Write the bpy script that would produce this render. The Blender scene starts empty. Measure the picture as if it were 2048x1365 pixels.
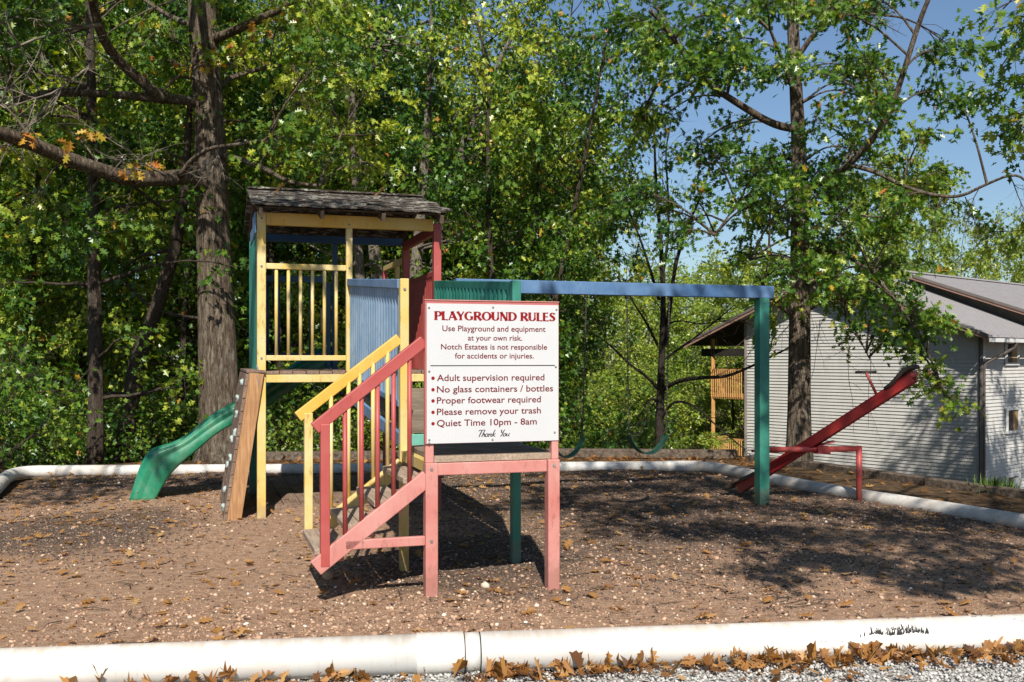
import bpy, bmesh, math, random
import numpy as np
from mathutils import Vector, Matrix
R = math.radians
sc = bpy.context.scene
col = sc.collection

# ------------------------------------------------------------------ camera, sky, sun, exposure
F, CX, CY, CAMH = 2000.0, 1024.0, 715.0, 1.70
cd = bpy.data.cameras.new('camera'); cam = bpy.data.objects.new('camera', cd); col.objects.link(cam)
cam.location = (0, 0, CAMH); cam.rotation_euler = (R(90), 0, 0)
cd.sensor_width = 36; cd.lens = F/2048*36; cd.shift_y = 32.5/2048; cd.clip_end = 2000; cd.clip_start = .05
sc.camera = cam
SUN_EL, SUN_AX = R(43), .07
w = bpy.data.worlds.new('World'); sc.world = w; w.use_nodes = True
nt = w.node_tree; bg = nt.nodes['Background']; sky = nt.nodes.new('ShaderNodeTexSky')
sky.sky_type = 'NISHITA'; sky.sun_disc = False; sky.sun_elevation = SUN_EL; sky.sun_rotation = R(176)
sky.air_density = 1.15; sky.dust_density = .6; sky.ozone_density = 3.0; sky.altitude = 300
tint = nt.nodes.new('ShaderNodeMix'); tint.data_type = 'RGBA'; tint.blend_type = 'MULTIPLY'; tint.inputs[0].default_value = 1
tint.inputs[7].default_value = (1.10, 1.17, 1.24, 1); nt.links.new(sky.outputs[0], tint.inputs[6])
nt.links.new(tint.outputs[2], bg.inputs[0]); bg.inputs[1].default_value = .062
sd = bpy.data.lights.new('sun', 'SUN'); sun = bpy.data.objects.new('sun', sd); col.objects.link(sun)
sd.energy = 5.0; sd.angle = R(.55); sd.color = (1, .95, .86)
TOSUN = Vector((SUN_AX*math.cos(SUN_EL), -math.cos(SUN_EL), math.sin(SUN_EL))).normalized()
sun.rotation_euler = TOSUN.to_track_quat('Z', 'Y').to_euler(); sun.location = (2, -10, 15)
sc.view_settings.view_transform = 'Standard'; sc.view_settings.look = 'None'
sc.view_settings.exposure = 0.48; sc.view_settings.gamma = 1

# ------------------------------------------------------------------ helpers
def ray(x, y, Y): return Vector(((x-CX)/F*Y, Y, CAMH-(y-CY)/F*Y))
def gnd(x, y, z=0.0):
    Y = (CAMH-z)*F/(y-CY); return Vector(((x-CX)/F*Y, Y, z))
def tag(o, label=None, cat=None, group=None, kind=None):
    if label: o['label'] = label
    if cat: o['category'] = cat
    if group: o['group'] = group
    if kind: o['kind'] = kind
    return o
def empty(name, loc=(0, 0, 0), rz=0, label=None, cat=None, group=None):
    o = bpy.data.objects.new(name, None); col.objects.link(o); o.location = loc
    o.rotation_euler = (0, 0, rz); o.empty_display_size = .1
    return tag(o, label, cat, group)
class MB:
    def __init__(s): s.v = []; s.f = []
    def add(s, vs, fs):
        b = len(s.v); s.v += [tuple(p) for p in vs]; s.f += [tuple(b+i for i in f) for f in fs]
    def box(s, x0, x1, y0, y1, z0, z1):
        s.add([(x0,y0,z0),(x1,y0,z0),(x1,y1,z0),(x0,y1,z0),(x0,y0,z1),(x1,y0,z1),(x1,y1,z1),(x0,y1,z1)],
              [(3,2,1,0),(4,5,6,7),(0,1,5,4),(1,2,6,5),(2,3,7,6),(3,0,4,7)])
    def beam(s, p, q, w, h, up=(0, 0, 1)):
        p = Vector(p); q = Vector(q); d = (q-p).normalized(); up = Vector(up)
        a = d.cross(up)
        if a.length < 1e-4: a = d.cross(Vector((0, 1, 0)))
        a.normalize(); b = a.cross(d).normalized()
        vs = []
        for c in (p, q):
            for sx, sy in ((-1,-1),(1,-1),(1,1),(-1,1)): vs.append(c+a*sx*w/2+b*sy*h/2)
        s.add(vs, [(0,1,2,3),(7,6,5,4),(0,4,5,1),(1,5,6,2),(2,6,7,3),(3,7,4,0)])
    def tube(s, pts, r, n=8, caps=True):
        pts = [Vector(p) for p in pts]; rr = r if isinstance(r, (list, tuple)) else [r]*len(pts)
        b = len(s.v); a = None
        for i, p in enumerate(pts):
            d = (pts[min(i+1, len(pts)-1)]-pts[max(i-1, 0)]).normalized()
            if a is None:
                a = d.cross(Vector((0, 0, 1)))
                if a.length < 1e-3: a = d.cross(Vector((0, 1, 0)))
            a = (a-d*a.dot(d)).normalized(); c = d.cross(a)
            for k in range(n):
                t = 2*math.pi*k/n; s.v.append(tuple(p+(a*math.cos(t)+c*math.sin(t))*rr[i]))
        for i in range(len(pts)-1):
            for k in range(n):
                k2 = (k+1) % n; s.f.append((b+i*n+k, b+i*n+k2, b+(i+1)*n+k2, b+(i+1)*n+k))
        if caps:
            s.f.append(tuple(b+k for k in reversed(range(n))))
            s.f.append(tuple(b+(len(pts)-1)*n+k for k in range(n)))
    def build(s, name, m, parent=None, bevel=0, smooth=False, label=None):
        me = bpy.data.meshes.new(name); me.from_pydata(s.v, [], s.f)
        bm = bmesh.new(); bm.from_mesh(me); bmesh.ops.recalc_face_normals(bm, faces=bm.faces); bm.to_mesh(me); bm.free()
        return link(name, me, m, parent, bevel, smooth, label)
def link(name, me, m, parent=None, bevel=0, smooth=False, label=None):
    o = bpy.data.objects.new(name, me); col.objects.link(o)
    if m: me.materials.append(m)
    if parent: o.parent = parent
    if smooth:
        me.polygons.foreach_set('use_smooth', [True]*len(me.polygons))
    if bevel:
        b = o.modifiers.new('bevel', 'BEVEL'); b.width = bevel; b.segments = 2; b.limit_method = 'ANGLE'; b.angle_limit = R(40)
    if label: o['label'] = label
    return o
def npmesh(name, V, loops, starts, tint=None, smooth=False):
    me = bpy.data.meshes.new(name)
    me.vertices.add(len(V)); me.vertices.foreach_set('co', np.asarray(V, np.float32).ravel())
    me.loops.add(len(loops)); me.loops.foreach_set('vertex_index', np.asarray(loops, np.int32))
    me.polygons.add(len(starts)); me.polygons.foreach_set('loop_start', np.asarray(starts, np.int32))
    if smooth: me.polygons.foreach_set('use_smooth', np.ones(len(starts), bool))
    me.update(calc_edges=True)
    if tint is not None:
        a = me.attributes.new('tint', 'FLOAT', 'FACE'); a.data.foreach_set('value', np.asarray(tint, np.float32))
    return me
def stamp(name, tv, tf, pos, mats, scale, tint=None, smooth=False):
    """many copies of a small template as one mesh; mats: (n,3,3)"""
    tv = np.asarray(tv, float); n = len(pos); k = len(tv)
    sc_ = np.asarray(scale, float)
    if sc_.ndim == 1: sc_ = sc_[:, None]*np.ones(3)
    L = tv[None]*sc_[:, None, :]
    V = np.einsum('nij,nkj->nki', mats, L)+pos[:, None, :]
    fl = np.concatenate([np.array(f) for f in tf]); ln = np.array([len(f) for f in tf])
    loops = (fl[None]+(np.arange(n)*k)[:, None]).ravel()
    st1 = np.concatenate([[0], np.cumsum(ln)[:-1]]); starts = (st1[None]+(np.arange(n)*len(fl))[:, None]).ravel()
    t = None if tint is None else np.repeat(tint, len(tf))
    return npmesh(name, V.reshape(-1, 3), loops, starts, t, smooth)
def rotz(a):
    c, s = np.cos(a), np.sin(a); z = np.zeros_like(a); o = np.ones_like(a)
    return np.stack([np.stack([c,-s,z],-1), np.stack([s,c,z],-1), np.stack([z,z,o],-1)], -2)
def frames(d, n):
    """columns: x = side, y = d, z = normal"""
    d = d/np.linalg.norm(d, axis=1, keepdims=True)
    n = n-d*np.sum(n*d, 1, keepdims=True); n = n/(np.linalg.norm(n, axis=1, keepdims=True)+1e-9)
    x = np.cross(d, n); return np.stack([x, d, n], -1)

# ------------------------------------------------------------------ materials
class NT:
    def __init__(s, name):
        s.m = bpy.data.materials.new(name); s.m.use_nodes = True; s.t = s.m.node_tree
        s.b = s.t.nodes['Principled BSDF']; s.out = s.t.nodes['Material Output']
        s.tc = s.t.nodes.new('ShaderNodeTexCoord')
    def n(s, ty, **kw):
        x = s.t.nodes.new(ty)
        for k, v in kw.items(): setattr(x, k, v)
        return x
    def l(s, a, b): s.t.links.new(a, b)
    def mapping(s, scale=(1,1,1), src='Object'):
        mp = s.n('ShaderNodeMapping'); mp.inputs['Scale'].default_value = scale; s.l(s.tc.outputs[src], mp.inputs[0]); return mp.outputs[0]
    def noise(s, vec, scale=5, detail=4, rough=.55, dist=0):
        x = s.n('ShaderNodeTexNoise'); x.inputs['Scale'].default_value = scale; x.inputs['Detail'].default_value = detail
        x.inputs['Roughness'].default_value = rough; x.inputs['Distortion'].default_value = dist
        if vec is not None: s.l(vec, x.inputs['Vector'])
        return x.outputs['Fac']
    def vor(s, vec, scale, feature='F1', out='Distance', rand=1):
        x = s.n('ShaderNodeTexVoronoi', feature=feature); x.inputs['Scale'].default_value = scale; x.inputs['Randomness'].default_value = rand
        s.l(vec, x.inputs['Vector']); return x.outputs[out]
    def ramp(s, fac, stops, interp='LINEAR'):
        x = s.n('ShaderNodeValToRGB'); cr = x.color_ramp; cr.interpolation = interp
        while len(cr.elements) < len(stops): cr.elements.new(.5)
        for e, (p, c) in zip(cr.elements, stops):
            e.position = p; e.color = (*(c if isinstance(c, (tuple, list)) else (c, c, c)), 1)
        s.l(fac, x.inputs[0]); return x.outputs[0]
    def mix(s, fac, a, b, mode='MIX'):
        x = s.n('ShaderNodeMix', data_type='RGBA', blend_type=mode)
        for i, v in ((0, fac), (6, a), (7, b)):
            if hasattr(v, 'links'): s.l(v, x.inputs[i])
            elif i == 0: x.inputs[0].default_value = v
            else: x.inputs[i].default_value = (*v, 1)
        return x.outputs[2]
    def math(s, op, a, b=0.0):
        x = s.n('ShaderNodeMath', operation=op)
        for i, v in enumerate((a, b)):
            if hasattr(v, 'links'): s.l(v, x.inputs[i])
            else: x.inputs[i].default_value = v
        return x.outputs[0]
    def bump(s, h, strength=.3, dist=.02):
        x = s.n('ShaderNodeBump'); x.inputs['Strength'].default_value = strength; x.inputs['Distance'].default_value = dist
        s.l(h, x.inputs['Height']); s.l(x.outputs[0], s.b.inputs['Normal'])
    def fin(s, c, rough=.6, spec=.4):
        if hasattr(c, 'links'): s.l(c, s.b.inputs['Base Color'])
        else: s.b.inputs['Base Color'].default_value = (*c, 1)
        if hasattr(rough, 'links'): s.l(rough, s.b.inputs['Roughness'])
        else: s.b.inputs['Roughness'].default_value = rough
        s.b.inputs['Specular IOR Level'].default_value = spec
        return s.m
def paint(name, c, faded, dirt=.5, rough=.5):
    k = NT(name); v = k.mapping()
    f = k.ramp(k.noise(v, 2.3, 5, .6), [(.36, 0.0), (.66, 1.0)])
    a = k.mix(f, c, faded)
    g = k.ramp(k.noise(k.mapping((1, 1, .35)), 26, 4, .7), [(.56, 0.0), (.76, dirt)])
    a = k.mix(g, a, (c[0]*.33+.02, c[1]*.3+.02, c[2]*.28+.015))
    sp = k.ramp(k.vor(v, 42), [(.06, 1.0), (.12, 0.0)])
    sp = k.math('MULTIPLY', sp, k.ramp(k.noise(v, 7, 2), [(.5, 0.0), (.62, dirt)]))
    a = k.mix(sp, a, (.05, .04, .03))
    sepz = k.n('ShaderNodeSeparateXYZ'); k.l(k.tc.outputs['Object'], sepz.inputs[0])
    mud = k.math('ADD', sepz.outputs['Z'], k.math('MULTIPLY', k.noise(v, 16, 4, .7), -.30))
    a = k.mix(k.ramp(mud, [(0.0, .38), (.09, 0.0)]), a, (.17, .095, .065))
    chip = k.math('MULTIPLY', k.ramp(k.noise(k.mapping((1, 1, .5)), 19, 5, .8), [(.66, 0.0), (.69, 1.0)]), k.ramp(k.noise(v, 2.1, 2), [(.5, 0.0), (.6, dirt)]))
    a = k.mix(chip, a, (.30, .25, .19))
    k.bump(k.noise(k.mapping((40, 40, 5)), 1.5, 5, .7), .25, .004)
    return k.fin(a, rough, .4)
M = {}
M['yellow'] = paint('yellow_paint', (.58, .40, .10), (.62, .50, .26), .8)
M['golden'] = paint('golden_yellow_paint', (.60, .34, .05), (.62, .43, .13), .5)
M['beamblue'] = paint('worn_shaded_blue_paint', (.05, .115, .24), (.11, .20, .34), .6)  # swing beam blue, darkened to include the shadows lying on it
M['red'] = paint('red_paint', (.33, .05, .045), (.38, .085, .075), .4)
M['pink'] = paint('faded_red_paint', (.45, .155, .13), (.52, .25, .215), .6)
M['blue'] = paint('blue_paint', (.085, .18, .34), (.16, .27, .42), .5)
M['bluefaded'] = paint('faded_blue_paint', (.17, .27, .39), (.27, .37, .48), .6)
M['darkblue'] = paint('navy_paint', (.03, .09, .20), (.05, .13, .26), .3)
M['green'] = paint('green_paint', (.022, .15, .11), (.045, .23, .17), .4)
M['teal'] = paint('teal_paint', (.08, .32, .25), (.16, .40, .33), .4)
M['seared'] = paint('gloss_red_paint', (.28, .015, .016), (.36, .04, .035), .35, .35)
M['pipered'] = paint('bright_red_paint', (.44, .045, .04), (.48, .11, .09), .35, .45)  # brighter red of the seesaw frame and fittings
def wood(name, c1, c2, c3, axis, rough=.85, s=1.0):
    k = NT(name); scl = [18*s, 18*s, 18*s]; scl[axis] = 1.2*s
    g = k.noise(k.mapping(scl), 3, 6, .65, .6)
    a = k.ramp(g, [(.3, c1), (.52, c2), (.74, c3)])
    b = k.noise(k.mapping(), 3.0, 4); a = k.mix(k.ramp(b, [(.4, 0.0), (.7, .55)]), a, c1)
    k.bump(g, .5, .006); return k.fin(a, rough, .2)
M['deck'] = wood('weathered_deck_wood', (.10, .07, .05), (.22, .17, .125), (.36, .29, .22), 0)
M['deckv'] = wood('weathered_plank_wood', (.11, .07, .05), (.22, .15, .11), (.32, .24, .18), 1)
M['tread'] = wood('weathered_tread_wood', (.2, .14, .10), (.35, .27, .20), (.48, .39, .30), 1)
M['cedar'] = wood('climbing_wall_wood', (.24, .12, .055), (.40, .22, .105), (.52, .32, .18), 2)
M['rafter'] = wood('dark_rafter_wood', (.05, .035, .025), (.11, .075, .05), (.2, .14, .1), 1)
M['balcony'] = wood('stained_balcony_wood', (.32, .16, .05), (.48, .26, .09), (.58, .35, .15), 2)
def shake():
    k = NT('lichen_covered_shakes'); g = k.noise(k.mapping((2, 14, 14)), 4, 6, .7)
    a = k.ramp(g, [(.3, (.012, .009, .007)), (.5, (.05, .040, .032)), (.68, (.15, .125, .105))])
    li = k.ramp(k.noise(k.mapping((1.0, 2.2, 2.2)), 7, 6, .8), [(.51, 0.0), (.60, .85)])
    a = k.mix(li, a, (.42, .40, .35)); k.bump(g, .8, .02); return k.fin(a, .95, .1)
M['shake'] = shake()
def tie():
    k = NT('railroad_tie_wood'); g = k.noise(k.mapping((6, 6, 6)), 3, 6, .7)
    a = k.ramp(g, [(.35, (.05, .035, .025)), (.55, (.13, .10, .075)), (.75, (.24, .20, .16))]); k.bump(g, .6, .02); return k.fin(a, .95, .1)
M['tie'] = tie()
def pvc():
    k = NT('white_pvc_pipe'); v = k.mapping((1, 1, 1))
    a = k.mix(k.ramp(k.noise(k.mapping((1, 3, 3)), 2.2, 5, .65), [(.5, 0.0), (.72, .5)]), (.66, .645, .61), (.52, .43, .34))
    a = k.mix(k.ramp(k.noise(v, 35, 3, .7), [(.66, 0.0), (.76, .35)]), a, (.32, .25, .19))
    a = k.mix(k.ramp(k.noise(k.mapping((9, 1.5, 1.5)), 1.5, 3), [(.62, 0.0), (.72, .25)]), a, (.5, .42, .34))
    sepz = k.n('ShaderNodeSeparateXYZ'); k.l(k.tc.outputs['Object'], sepz.inputs[0])
    soil = k.math('ADD', sepz.outputs['Z'], k.math('MULTIPLY', k.math('SUBTRACT', k.noise(k.mapping((5, 1, 1)), 2.5, 6, .75), .5), .16))
    a = k.mix(k.ramp(soil, [(.145, 0.0), (.20, .62)]), a, (.42, .30, .20))
    drip = k.math('MULTIPLY', k.ramp(k.noise(k.mapping((22, 1.2, 1.2)), 1.6, 4), [(.60, 0.0), (.70, .45)]), k.ramp(k.noise(k.mapping((1, 1, 1)), 1.7, 2), [(.48, 0.0), (.6, 1.0)]))
    a = k.mix(drip, a, (.40, .31, .22))
    k.bump(k.noise(v, 30, 3), .06, .004)
    return k.fin(a, .5, .4)
M['pvc'] = pvc()
def pvc_old_shaded():
    k = NT('weathered_shaded_pipe'); v = k.mapping()  # grey of age, with the shade on these pipes mixed into it
    a = k.mix(k.ramp(k.noise(k.mapping((1, 1, 2)), 2.5, 5, .7), [(.4, 0.0), (.7, .9)]), (.60, .585, .555), (.40, .34, .28))
    a = k.mix(k.ramp(k.noise(v, 30, 3, .7), [(.58, 0.0), (.75, .6)]), a, (.2, .16, .12)); return k.fin(a, .6, .3)
M['pvc_old_shaded'] = pvc_old_shaded()
def plastic(name, c, c2, rough=.28):
    k = NT(name); a = k.mix(k.ramp(k.noise(k.mapping(), 3, 4), [(.35, 0.0), (.7, 1.0)]), c, c2)
    a = k.mix(k.ramp(k.noise(k.mapping(), 40, 3), [(.62, 0.0), (.75, .3)]), a, (.2, .17, .12))
    dust = k.ramp(k.noise(k.mapping((1, 1, .6)), 5, 6, .75), [(.45, 0.0), (.75, .35)]); a = k.mix(dust, a, (.30, .27, .21))
    return k.fin(a, k.ramp(k.noise(k.mapping(), 8, 4), [(.3, rough), (.7, min(1, rough+.3))]), .5)
M['slide'] = plastic('green_slide_plastic', (.008, .15, .075), (.018, .22, .12))
M['hold'] = plastic('pale_climbing_hold', (.24, .32, .31), (.38, .44, .43), .5)
M['seat'] = plastic('green_rubber', (.012, .09, .06), (.03, .15, .10), .5)
M['rubber'] = plastic('dark_wooden_seat', (.035, .022, .018), (.08, .05, .04), .6)
M['metal'] = plastic('galvanised_steel', (.14, .14, .14), (.22, .22, .21), .45)
M['chain'] = plastic('rusty_chain', (.04, .035, .03), (.08, .06, .045), .5)
def flat(name, c, rough=.5, spec=.4, n=.0):
    k = NT(name)
    if n:
        a = k.mix(k.ramp(k.noise(k.mapping(), 4, 5), [(.35, 0.0), (.7, 1.0)]), c, tuple(x*(1-n) for x in c)); return k.fin(a, rough, spec)
    return k.fin(c, rough, spec)
M['signwhite'] = flat('white_sign_face', (.51, .51, .515), .4, .3, .04)
M['ink'] = flat('dark_red_ink', (.22, .004, .006), .6, .2)
M['ink2'] = flat('maroon_ink', (.13, .006, .009), .6, .2)
M['black'] = flat('black_ink', (.012, .012, .014), .5)
M['scuff'] = flat('black_rubber_mark', (.02, .02, .02), .8)
M['signred'] = flat('sign_edge_red', (.42, .12, .11), .5, .4, .2)
def bark(name, c1, c2, c3, s=1.0, lichen=.4):
    k = NT(name)
    g = k.noise(k.mapping((26*s, 26*s, 4.2*s)), 1.0, 8, .72, .7)
    a = k.ramp(g, [(.34, c1), (.5, c2), (.68, c3)])
    li = k.ramp(k.noise(k.mapping(), 3.2*s, 6, .75), [(.55, 0.0), (.68, lichen)])
    a = k.mix(li, a, (.34, .33, .27)); k.bump(g, 1.0, .10); return k.fin(a, .95, .1)
M['bark'] = bark('oak_bark', (.025, .018, .013), (.145, .108, .078), (.36, .30, .23))
M['bark2'] = bark('dark_bark', (.035, .026, .02), (.095, .072, .055), (.19, .155, .12), 1.6, .3)
M['bark3'] = bark('blackish_bark', (.018, .014, .012), (.05, .04, .032), (.12, .10, .08), 1.6, .15)
M['twig'] = flat('grey_twig_bark', (.24, .20, .16), .9, .1, .6)
M['drytwig'] = flat('dark_twig_bark', (.085, .065, .05), .9, .1, .5)
M['palebark'] = bark('pale_branch_bark', (.10, .08, .065), (.24, .20, .16), (.40, .36, .30), 1.4, .5)
def leafmat(name, stops, trans=.30):
    k = NT(name); at = k.n('ShaderNodeAttribute', attribute_name='tint')
    c = k.ramp(at.outputs['Fac'], stops)
    k.fin(c, .36, .5)
    tr = k.n('ShaderNodeBsdfTranslucent'); hs = k.n('ShaderNodeHueSaturation'); hs.inputs['Value'].default_value = 1.6; hs.inputs['Saturation'].default_value = 1.1
    k.l(c, hs.inputs['Color']); k.l(hs.outputs[0], tr.inputs[0])
    mx = k.n('ShaderNodeMixShader'); mx.inputs[0].default_value = trans
    k.l(k.b.outputs[0], mx.inputs[1]); k.l(tr.outputs[0], mx.inputs[2]); k.l(mx.outputs[0], k.out.inputs[0])
    return k.m
M['leaf'] = leafmat('oak_leaves', [(0, (.018, .055, .010)), (.28, (.045, .115, .014)), (.52, (.115, .205, .02)), (.80, (.40, .44, .05)), (.90, (.45, .29, .03)), (1, (.40, .13, .03))])
M['leafy'] = leafmat('yellowing_leaves', [(0, (.06, .12, .02)), (.35, (.17, .25, .03)), (.65, (.34, .39, .05)), (.88, (.48, .45, .08)), (1, (.46, .28, .07))])
M['litter'] = leafmat('dry_leaf', [(0, (.10, .042, .018)), (.4, (.24, .105, .03)), (.75, (.40, .20, .06)), (1, (.48, .30, .13))], .25)
def tintmat(name, stops, rough=.9):
    k = NT(name); at = k.n('ShaderNodeAttribute', attribute_name='tint')
    return k.fin(k.ramp(at.outputs['Fac'], stops), rough, .2)
M['chips'] = tintmat('bark_mulch', [(0, (.045, .030, .024)), (.5, (.12, .085, .068)), (1, (.34, .26, .20))])
M['stones'] = tintmat('pebbles', [(0, (.16, .09, .06)), (.45, (.43, .27, .175)), (.8, (.56, .42, .30)), (1, (.72, .65, .56))])
M['gravel'] = tintmat('limestone_gravel', [(0, (.14, .13, .12)), (.5, (.34, .325, .30)), (1, (.60, .58, .55))])
def dirtmat():
    k = NT('packed_reddish_dirt'); v = k.mapping()
    big = k.noise(v, .55, 4, .6); fine = k.noise(v, 14, 6, .7); spk = k.noise(v, 70, 3, .7)
    a = k.ramp(fine, [(.3, (.28, .16, .10)), (.5, (.43, .27, .175)), (.7, (.54, .37, .25))])
    # mulch mask: worn path front-left is bare, the rest is chips trodden into the soil, deepened at the back for shade
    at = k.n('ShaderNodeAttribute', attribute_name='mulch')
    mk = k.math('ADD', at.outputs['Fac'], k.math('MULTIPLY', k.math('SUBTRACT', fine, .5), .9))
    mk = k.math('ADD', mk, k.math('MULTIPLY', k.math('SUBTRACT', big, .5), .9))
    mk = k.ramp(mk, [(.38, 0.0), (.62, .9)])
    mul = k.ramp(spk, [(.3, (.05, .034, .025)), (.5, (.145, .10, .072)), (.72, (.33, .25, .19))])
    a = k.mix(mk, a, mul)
    st = k.ramp(k.vor(v, 45), [(.16, 1.0), (.24, 0.0)]); st = k.math('MULTIPLY', st, k.ramp(k.noise(v, 3, 3), [(.5, 0.0), (.65, .7)]))
    a = k.mix(st, a, (.46, .36, .27))
    h = k.math('ADD', fine, k.math('MULTIPLY', spk, .6)); k.bump(h, 1.0, .05)
    return k.fin(a, .95, .1)
M['dirt'] = dirtmat()
def forestfloor():
    k = NT('leaf_littered_forest_soil'); v = k.mapping(); f = k.noise(v, 9, 6, .75)
    a = k.ramp(f, [(.3, (.03, .022, .015)), (.5, (.085, .055, .032)), (.65, (.17, .10, .05)), (.8, (.26, .15, .06))])
    k.bump(f, .8, .05); return k.fin(a, .95, .1)
M['floor'] = forestfloor()
def gravelbase():
    k = NT('pale_gravel_bed'); v = k.mapping(); c = k.vor(v, 48, out='Color')
    a = k.ramp(k.noise(v, 40, 4), [(.3, (.20, .19, .17)), (.7, (.5, .48, .45))]); k.bump(k.vor(v, 48), .9, .02); return k.fin(a, .95, .1)
M['gravelbed'] = gravelbase()
def siding():
    k = NT('white_vinyl_siding'); a = k.mix(k.ramp(k.noise(k.mapping((1.2, 1.2, .25)), 2.2, 6, .7), [(.35, 0.0), (.75, 1.0)]), (.52, .505, .475), (.43, .415, .39)); return k.fin(a, .6, .3)
M['siding'] = siding()
M['metalroof'] = flat('grey_metal_roof', (.33, .31, .31), .5, .4, .12)
M['fascia'] = flat('copper_brown_fascia', (.34, .20, .15), .6, .3, .2)
M['fascia2'] = flat('grey_brown_trim', (.17, .145, .13), .6, .3, .2)
M['stucco'] = flat('olive_grey_gable', (.115, .11, .095), .8, .2, .25)
M['soffit'] = flat('dark_soffit', (.03, .026, .022), .8, .2, .3)
M['trim'] = flat('white_window_trim', (.62, .62, .60), .5, .4, .1)
M['gutter'] = flat('bronze_downspout', (.10, .08, .07), .45, .4, .2)
def glass(name, c):
    k = NT(name); k.b.inputs['Metallic'].default_value = .0
    a = k.mix(k.ramp(k.noise(k.mapping(), 3, 4), [(.4, 0.0), (.7, 1.0)]), c, tuple(min(1, x*1.8) for x in c)); return k.fin(a, .08, .6)
M['glass'] = glass('dark_window_glass', (.03, .03, .035))
M['curtain'] = flat('tan_blind', (.42, .27, .13), .8, .2, .3)
M['grass'] = tintmat('green_grass', [(0, (.05, .10, .02)), (1, (.16, .25, .05))], .7)

rng = np.random.default_rng(7); random.seed(7)

# ------------------------------------------------------------------ the setting: terrain, play yard, gravel
PLAT = np.array([(-7.4,15.2),(-3.9,17.3),(.6,17.75),(3.95,17.4),(4.85,15.95),(6.7,12.2),(9.5,6),(16,-6),(16,-60),(-60,-60),(-60,9)])
def outside_dist(x, y):
    P = np.stack([x, y], -1); d = np.full(x.shape, 1e9); ins = np.zeros(x.shape, bool); n = len(PLAT)
    for i in range(n):
        a = PLAT[i]; b = PLAT[(i+1) % n]; ab = b-a
        t = np.clip(((P-a)@ab)/(ab@ab), 0, 1); d = np.minimum(d, np.linalg.norm(P-a-t[..., None]*ab, axis=-1))
        c = ((a[1] > y) != (b[1] > y)) & (x < (b[0]-a[0])*(y-a[1])/(b[1]-a[1]+1e-12)+a[0]); ins ^= c
    return np.where(ins, 0, d)
def terrain_z(x, y):
    x = np.asarray(x, float); y = np.asarray(y, float); d = outside_dist(x, y)
    left = np.clip((-x-1)/10, 0, 1)
    z = -np.minimum(np.maximum(d-.9, 0)*(.44-.22*left), 6.0-2.0*left)
    return z-.06+.12*np.sin(x*.31+1)*np.cos(y*.27)*np.clip(d/4, 0, 1)
def grid(xs, ys, zf):
    X, Y = np.meshgrid(xs, ys); Z = zf(X, Y); V = np.stack([X, Y, Z], -1).reshape(-1, 3)
    nx, ny = len(xs), len(ys); i = np.arange(nx-1)[None]+nx*np.arange(ny-1)[:, None]
    q = np.stack([i, i+1, i+1+nx, i+nx], -1).reshape(-1, 4); return V, q
def gridobj(name, xs, ys, zf, m, keep=None):
    V, q = grid(xs, ys, zf)
    if keep is not None:
        c = V[q].mean(1); q = q[keep(c[:, 0], c[:, 1])]
    return link(name, npmesh(name, V, q.ravel(), np.arange(len(q))*4, smooth=True), m)
xs = np.concatenate([np.linspace(-600, -40, 15), np.arange(-38, 60, 1.0), np.linspace(62, 600, 15)])
ys = np.concatenate([np.linspace(-80, 0, 9), np.arange(1, 75, 1.0), np.linspace(78, 900, 16)])
tag(gridobj('ground', xs, ys, terrain_z, M['floor']), kind='structure')
# border pipe lines (ground positions)
FP0, FP1 = Vector((-2.70, 5.20, 0)), Vector((3.10, 5.93, 0)); FD = (FP1-FP0).normalized()
def front_y(x): return FP0.y+(x-FP0.x)*FD.y/FD.x
YARD = np.array([(-3.5, 5.1), (7, 6.42), (5.1, 10.05), (3.75, 13.0), (2.85, 15.15), (-6.9, 14.55), (-5.6, 10.6), (-4.0, 5.05)])
def in_poly(x, y, P):
    ins = np.zeros(x.shape, bool); n = len(P)
    for i in range(n):
        a = P[i]; b = P[(i+1) % n]
        ins ^= ((a[1] > y) != (b[1] > y)) & (x < (b[0]-a[0])*(y-a[1])/(b[1]-a[1]+1e-12)+a[0])
    return ins
def yard_z(x, y):
    return .012+.018*np.sin(x*1.3+.5)*np.cos(y*.9)+.012*np.sin(x*3.1+y*2.3)+.035*np.exp(-(((x+2.0)/1.2)**2+((y-11.6)/1.0)**2))
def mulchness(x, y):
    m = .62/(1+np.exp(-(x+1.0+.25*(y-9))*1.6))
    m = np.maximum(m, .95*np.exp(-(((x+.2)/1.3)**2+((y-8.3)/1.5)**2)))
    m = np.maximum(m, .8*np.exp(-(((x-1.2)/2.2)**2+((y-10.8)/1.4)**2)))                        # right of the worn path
    m = np.maximum(m, .9/(1+np.exp(-(y-12.9)*1.6)))                    # far side: mulch, thickened to put tree shade into the colour
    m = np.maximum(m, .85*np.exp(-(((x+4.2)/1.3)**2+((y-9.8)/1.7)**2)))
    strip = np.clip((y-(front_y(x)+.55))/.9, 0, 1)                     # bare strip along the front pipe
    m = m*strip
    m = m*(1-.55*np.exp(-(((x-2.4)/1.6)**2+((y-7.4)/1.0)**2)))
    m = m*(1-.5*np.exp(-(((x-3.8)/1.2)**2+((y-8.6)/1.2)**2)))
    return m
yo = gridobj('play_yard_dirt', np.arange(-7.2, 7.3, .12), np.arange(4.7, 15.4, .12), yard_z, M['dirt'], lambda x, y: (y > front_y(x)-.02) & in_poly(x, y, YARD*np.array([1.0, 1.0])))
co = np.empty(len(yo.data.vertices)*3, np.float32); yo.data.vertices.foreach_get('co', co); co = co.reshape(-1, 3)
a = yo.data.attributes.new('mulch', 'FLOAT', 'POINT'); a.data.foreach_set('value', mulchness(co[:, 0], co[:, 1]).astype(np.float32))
tag(yo, kind='structure')
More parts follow.
